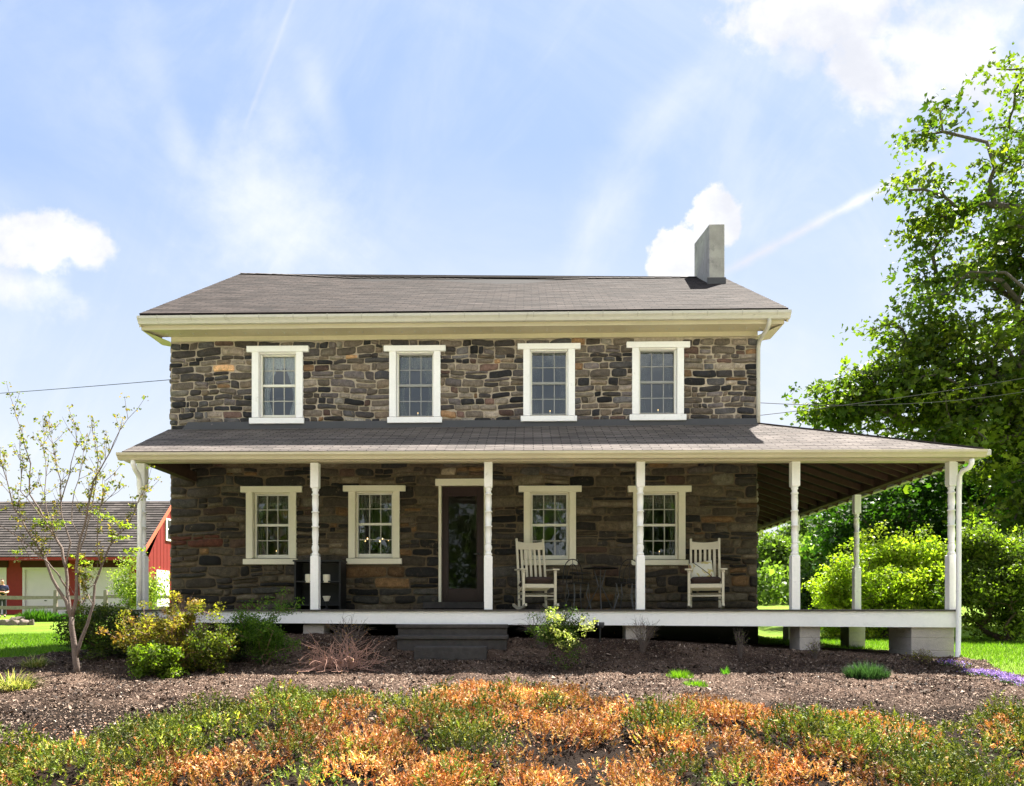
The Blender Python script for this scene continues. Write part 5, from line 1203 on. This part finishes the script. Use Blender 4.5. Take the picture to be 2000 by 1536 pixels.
# rocks by the left lawn
for i, (px, w_) in enumerate(((8, .42), (27, .5), (47, .4), (62, .2), (36, .7))):
    Yr = 25.5 if i < 4 else 28.4; b = P(px, 1210, Yr); b[2] = float(terrain(b[0], Yr)); k = MB(); V = []; n = 9
    for (zz, rr) in ((-.1, 1), (.10, 1.0), (.19, .75)): V += [(b[0]+w_*rr*.5*cos(a)*random.uniform(.8, 1.1), b[1]+w_*rr*.35*sin(a)*random.uniform(.8, 1.1), b[2]+zz*random.uniform(.8, 1.2)) for a in np.linspace(0, 2*pi, n, endpoint=False)]
    Fc = [(j*n+q, j*n+(q+1) % n, (j+1)*n+(q+1) % n, (j+1)*n+q) for j in range(2) for q in range(n)]+[tuple(range(2*n, 3*n))]
    tag(k.add(V, Fc).build('edging_rock', M['rock'], None, bev=.03), ['brown edging rock cut by the left photo edge', 'wide flat brown rock second from the left edge of the lawn', 'brown rock third in the row on the left lawn', 'smallest brown rock at the right end of the row on the left lawn', 'long flat stone lying behind the others under the iris leaves'][i], 'rock', 'edging rocks on the lawn')

# slender multi stem tree ---------------------------------------------
ST_root = G(148, 1320); Ys = ST_root[1]; t = thing('sapling_tree', ST_root, 'slender multi stemmed young tree with sparse new leaves left of the porch', 'tree'); k = MB(); segs = []
def br(pts, r0_, r1_, dy=0.0):
    n = len(pts); P3 = [P(px, py, Ys+dy*(i/(n-1))**1.2*(1 if i else 0)) for i, (px, py) in enumerate(pts)]
    # refine w/ slight wobble
    Q = [P3[0]]
    for a, b in zip(P3[:-1], P3[1:]):
        L = np.linalg.norm(b-a); Q.append((a+b)/2+rng.normal(size=3)*L*.025); Q.append(b)
    k.tube(Q, list(np.linspace(r0_, r1_, len(Q))), 7); segs.append(Q); return Q
br([(148, 1322), (147, 1285), (142, 1240), (140, 1205)], .042, .030); 
br([(140, 1210), (129, 1174), (113, 1150), (93, 1105), (81, 1081), (60, 1047), (40, 1010), (26, 990), (14, 940), (0, 895)], .024, .004, -.3)
br([(140, 1210), (133, 1165), (131, 1152), (129, 1111), (121, 1071), (105, 1045), (89, 1025), (77, 994), (58, 966), (60, 905), (42, 840), (28, 797)], .026, .003, .3)
br([(141, 1205), (149, 1170), (150, 1132), (151, 1091), (157, 1051), (169, 1010), (175, 976), (182, 940), (205, 900), (222, 865), (250, 818)], .024, .003, -.2)
br([(149, 1285), (160, 1245), (171, 1218), (182, 1182), (185, 1142), (198, 1107), (212, 1071), (228, 1047), (254, 1019), (268, 984), (284, 952)], .024, .003, .4)
br([(131, 1150), (113, 1121), (93, 1098), (60, 1070), (26, 1043), (0, 1027), (-30, 1010)], .012, .003, -.5)
br([(129, 1111), (138, 1060), (121, 1010), (119, 980), (119, 940), (108, 890), (97, 845)], .013, .003, .2)
br([(151, 1091), (166, 1050), (175, 1010), (186, 950), (192, 900), (182, 850)], .012, .003, .4)
br([(81, 1081), (90, 1092), (60, 1092), (36, 1094)], .006, .002, -.2)
br([(93, 1025), (62, 985), (40, 960), (40, 900), (38, 850)], .008, .002, .1)
br([(119, 980), (135, 930), (146, 880), (150, 838)], .008, .002, -.3)
br([(105, 1045), (92, 1000), (90, 930), (84, 870), (90, 835)], .008, .002, .5)
br([(198, 1107), (190, 1050), (196, 990), (205, 940)], .008, .002, -.3)
br([(185, 1142), (170, 1150), (160, 1130)], .007, .002); br([(182, 1182), (172, 1160), (160, 1180), (156, 1140)], .008, .003, .2)
br([(157, 1051), (140, 1020), (145, 960), (160, 910), (165, 860)], .008, .002, .3)
br([(169, 1010), (200, 985), (225, 960), (240, 930)], .006, .002, .1)
tips = []
for Q in segs[1:]:
    n = len(Q)
    for i in range(int(n*.42), n):
        if rng.random() < .85:
            for q in range(2):
                p = Q[i]; d = np.array([rng.normal()*.45, rng.normal()*.45, .9]); d /= np.linalg.norm(d); L = rng.uniform(.12, .38)
                m1 = p+d*L*.5; d2 = d+(0, 0, .3); d2 /= np.linalg.norm(d2); e = m1+d2*L*.5; k.tube([p, m1, e], [.0035, .0028, .002], 4, cap=False); tips += [e, m1]
    tips.append(Q[-1])
k.build('trunk', M['barkpale'], t, smooth=True)
tips = np.array(tips); tips = tips[rng.random(len(tips)) < .8]
leaves('crown', t, around(tips, 9, (.028, .028, .018)), .038, [(.13, .14, .02), (.18, .16, .03), (.09, .11, .018), (.22, .14, .04)], m=M['leafthin'], upb=.5)
lo = np.array([P(x, y, Ys) for x, y in [(150, 1088), (165, 1100), (178, 1112), (168, 1125), (90, 1022), (80, 1018), (240, 1025), (225, 1018), (210, 1010), (250, 1030), (258, 1078), (270, 1074), (232, 1050), (244, 1052), (36, 1078), (120, 1020), (112, 1026), (185, 1000), (200, 1005)]])
leaves('foliage', t, around(lo, 26, (.05, .05, .014)), .040, [(.22, .28, .02), (.26, .27, .04), (.16, .22, .02)], m=M['leafthin'], upb=.7)

# juniper bed -----------------------------------------------------------
nT = 1150; TX = rng.uniform(-9.6, 9.6, nT); TY = rng.uniform(5.3, 9.6, nT); TR = rng.uniform(.10, .32, nT)
col_n = fbm(TX*1.5+5, TY*1.9, 55, 3); midx = np.interp(TX, [-6, -2, -.8, .3, 2.0, 3.2, 6], [-.01, -.01, .0, .06, .05, -.03, -.03])
TO = col_n+midx+rng.normal(size=nT)*.07 > .482; TT = np.exp(rng.normal(size=nT)*.34); TR = np.where(TO, TR*.85, TR)
cnt = (TR**2*1500).astype(int)+6; ti = np.repeat(np.arange(nT), cnt); n = len(ti)
a_ = rng.random(n)*2*pi; rr = np.sqrt(rng.random(n)); X = TX[ti]+np.cos(a_)*rr*TR[ti]*1.15; Yj = TY[ti]+np.sin(a_)*rr*TR[ti]
Z = terrain(X, Yj); pxx, pyy = proj(X, Yj, Z)
edge = np.interp(pxx, [-400, 0, 200, 400, 560, 700, 800, 870, 1000, 1150, 1300, 1420, 1500, 1620, 1700, 1830, 1950, 2100, 2600], [1520, 1488, 1455, 1412, 1380, 1372, 1382, 1352, 1352, 1374, 1392, 1382, 1400, 1426, 1418, 1440, 1412, 1412, 1432])
edge = edge+(fbm(X*3, Yj*3, 77, 2)-.5)*34; keep = (pyy > edge) & (Yj > 5.3)
X, Yj, ti, a_, rr, pyy, edge = X[keep], Yj[keep], ti[keep], a_[keep], rr[keep], pyy[keep], edge[keep]
ramp = np.clip((pyy-edge)/35, .35, 1); hh = TR[ti]*np.where(TO[ti], .8, 1.35)*np.sqrt(1-rr**2*.97)*ramp
orange = TO[ti] ^ (rng.random(len(X)) < .05)
base = np.stack([X, Yj, terrain(X, Yj)+.01+hh*rng.uniform(.72, 1.0, len(X))], 1)
d = rng.normal(size=(len(X), 3))*.28; d[:, 0] += np.cos(a_)*rr*.75; d[:, 1] += np.sin(a_)*rr*.75; d[:, 2] = np.abs(d[:, 2])+.75
d /= np.linalg.norm(d, axis=1)[:, None]
K = 11; bb = np.repeat(base, K, 0)+np.repeat(d, K, 0)*(rng.random((len(base)*K, 1))*.085); dd = np.repeat(d, K, 0)+rng.normal(size=bb.shape)*.6
GRN = np.array([(.085, .115, .012), (.14, .17, .018), (.045, .07, .010), (.23, .225, .03)]); ORG = np.array([(.44, .17, .06), (.53, .25, .09), (.27, .085, .03), (.56, .34, .17)])
tone = rng.integers(0, 4, len(X)); cs = np.where(orange[:, None], ORG[tone], GRN[tone])*np.exp(rng.normal(size=(len(X), 1))*.25)*TT[ti][:, None]
V, Fa, kk = leafmesh(bb, .025, .2, 'tri', asp=.42, dirn=dd*1.0)
cc = np.repeat(np.repeat(cs, K, 0), 3, 0); o = bulk('juniper_ground_cover', V, Fa, M['needle'], None, np.clip(cc, 0, 1)); tag(o, 'low juniper ground cover, half green and half dead orange', 'ground cover', kind='stuff')
# litter under and among the junipers
def flat(n, X, Y, zoff, size, cols, name, label, cat, w=None, tilt=.3, asp=.4, m='chips'):
    C = np.stack([X, Y, terrain(X, Y)+zoff], 1); dn = rng.normal(size=C.shape); dn[:, 2] *= tilt; dn /= np.linalg.norm(dn, axis=1)[:, None]
    V, Fa, kk = leafmesh(C, size, .75, 'diamond', asp=asp, dirn=dn*3); return tag(bulk(name, V, Fa, M[m], None, colvar(len(C), cols, kk, w, .25)), label, cat, kind='stuff')
n = 8000; X2 = rng.uniform(-8, 8, n); Y2_ = rng.uniform(5.35, 9.3, n); px2, py2 = proj(X2, Y2_, terrain(X2, Y2_)); e2 = np.interp(px2, [0, 400, 870, 1300, 1700, 2000], [1455, 1380, 1340, 1380, 1405, 1400]); k2 = py2 > e2-6
flat(0, X2[k2], Y2_[k2], .02+.06*rng.random(k2.sum()), .032, [(.30, .15, .09), (.36, .22, .15), (.20, .09, .05), (.42, .30, .22)], 'leaf_litter', 'dead pale leaves scattered among the junipers', 'leaf litter', tilt=.7)
n = 190000; X3 = rng.uniform(-9, 8, n); Y3 = 5.4+(11.6-5.4)*rng.random(n); q_ = proj(X3, Y3, terrain(X3, Y3)); mk = bedmask(X3, Y3) & (q_[1] < np.interp(q_[0], [0, 400, 870, 1300, 1700, 2000], [1500, 1430, 1375, 1410, 1440, 1435])+rng.normal(size=n)*12); X3, Y3 = X3[mk], Y3[mk]
flat(0, X3, Y3, bedz(X3, Y3)-terrain(X3, Y3)+.006, .026, [(.11, .070, .048), (.20, .135, .095), (.05, .033, .025), (.34, .25, .19), (.48, .38, .30)], 'wood_chips', 'brown wood chip mulch covering the bed before the porch', 'mulch', [.30, .28, .24, .13, .05], tilt=.45, asp=.35)
n = 9000; X4 = rng.uniform(-9, 8, n); Y4 = rng.uniform(6.5, 11.4, n); mk = bedmask(X4, Y4) & (fbm(X4*1.2, Y4*1.6, 66, 3) > .45); X4, Y4 = X4[mk], Y4[mk]
flat(0, X4, Y4, bedz(X4, Y4)-terrain(X4, Y4)+.012, .06, [(.05, .035, .025), (.12, .08, .055), (.22, .16, .12), (.03, .022, .018)], 'bark_pieces', 'larger bark pieces and dead leaves on the mulch', 'bark', None, tilt=.6, asp=.45)
# grass blades on the nearer lawns
def lawnblades(name, xr, yr, n, label):
    X, Y = rng.uniform(*xr, n), rng.uniform(*yr, n); k = ~bedmask(X, Y); X, Y = X[k], Y[k]; C = np.stack([X, Y, terrain(X, Y)], 1); dn = rng.normal(size=C.shape)*.4; dn[:, 2] = 1
    V, Fa, kk = leafmesh(C, .055, 0, 'tri', asp=.16, dirn=dn*2); return tag(bulk(name, V, Fa, M['leafthin'], None, colvar(len(C), [(.09, .165, .013), (.125, .20, .018), (.06, .12, .01)], kk)), label, 'grass', kind='stuff')
lawnblades('lawn_grass', (-14, -6), (10.5, 20), 60000, 'short mown grass of the left lawn')
lawnblades('lawn_grass', (5.5, 14), (8.6, 20), 60000, 'short mown grass of the right lawn beside the porch')

# woods behind the camera, seen as reflections in the windows
C = []; k = MB()
for i in range(26):
    x = -34+68*i/25+random.uniform(-1.2, 1.2); y = -17-random.uniform(0, 9); h = random.uniform(9, 12) if x < -4 else random.uniform(11, 15.5)
    k.tube([(x, y, -1.9), (x+.2, y, -1.7+h*.4), (x, y, -1.7+h*.8)], [.25, .18, .05], 6)
    C.append(blob(700, (x, y, -1.7+h*.60), (2.9, 2.2, h*.42), .35)); C.append(blob(260, (x, y, -1.0+h*.2), (2.6, 2., h*.2), .2))
C = np.concatenate(C); C = C[fbm(C[:, 0]*.6, C[:, 2]*.6, 5, 3) > .40]
V, Fa, kk = leafmesh(C, .62, .25, 'diamond'); o = bulk('woods', V, Fa, M['leaf'], None, colvar(len(C), [(.05, .085, .012), (.07, .11, .015), (.03, .055, .01)], kk)); tag(o, 'green woods behind the camera mirrored in the window panes', 'woods', kind='stuff')
tk_ = k.build('trunks', M['bark'], o)
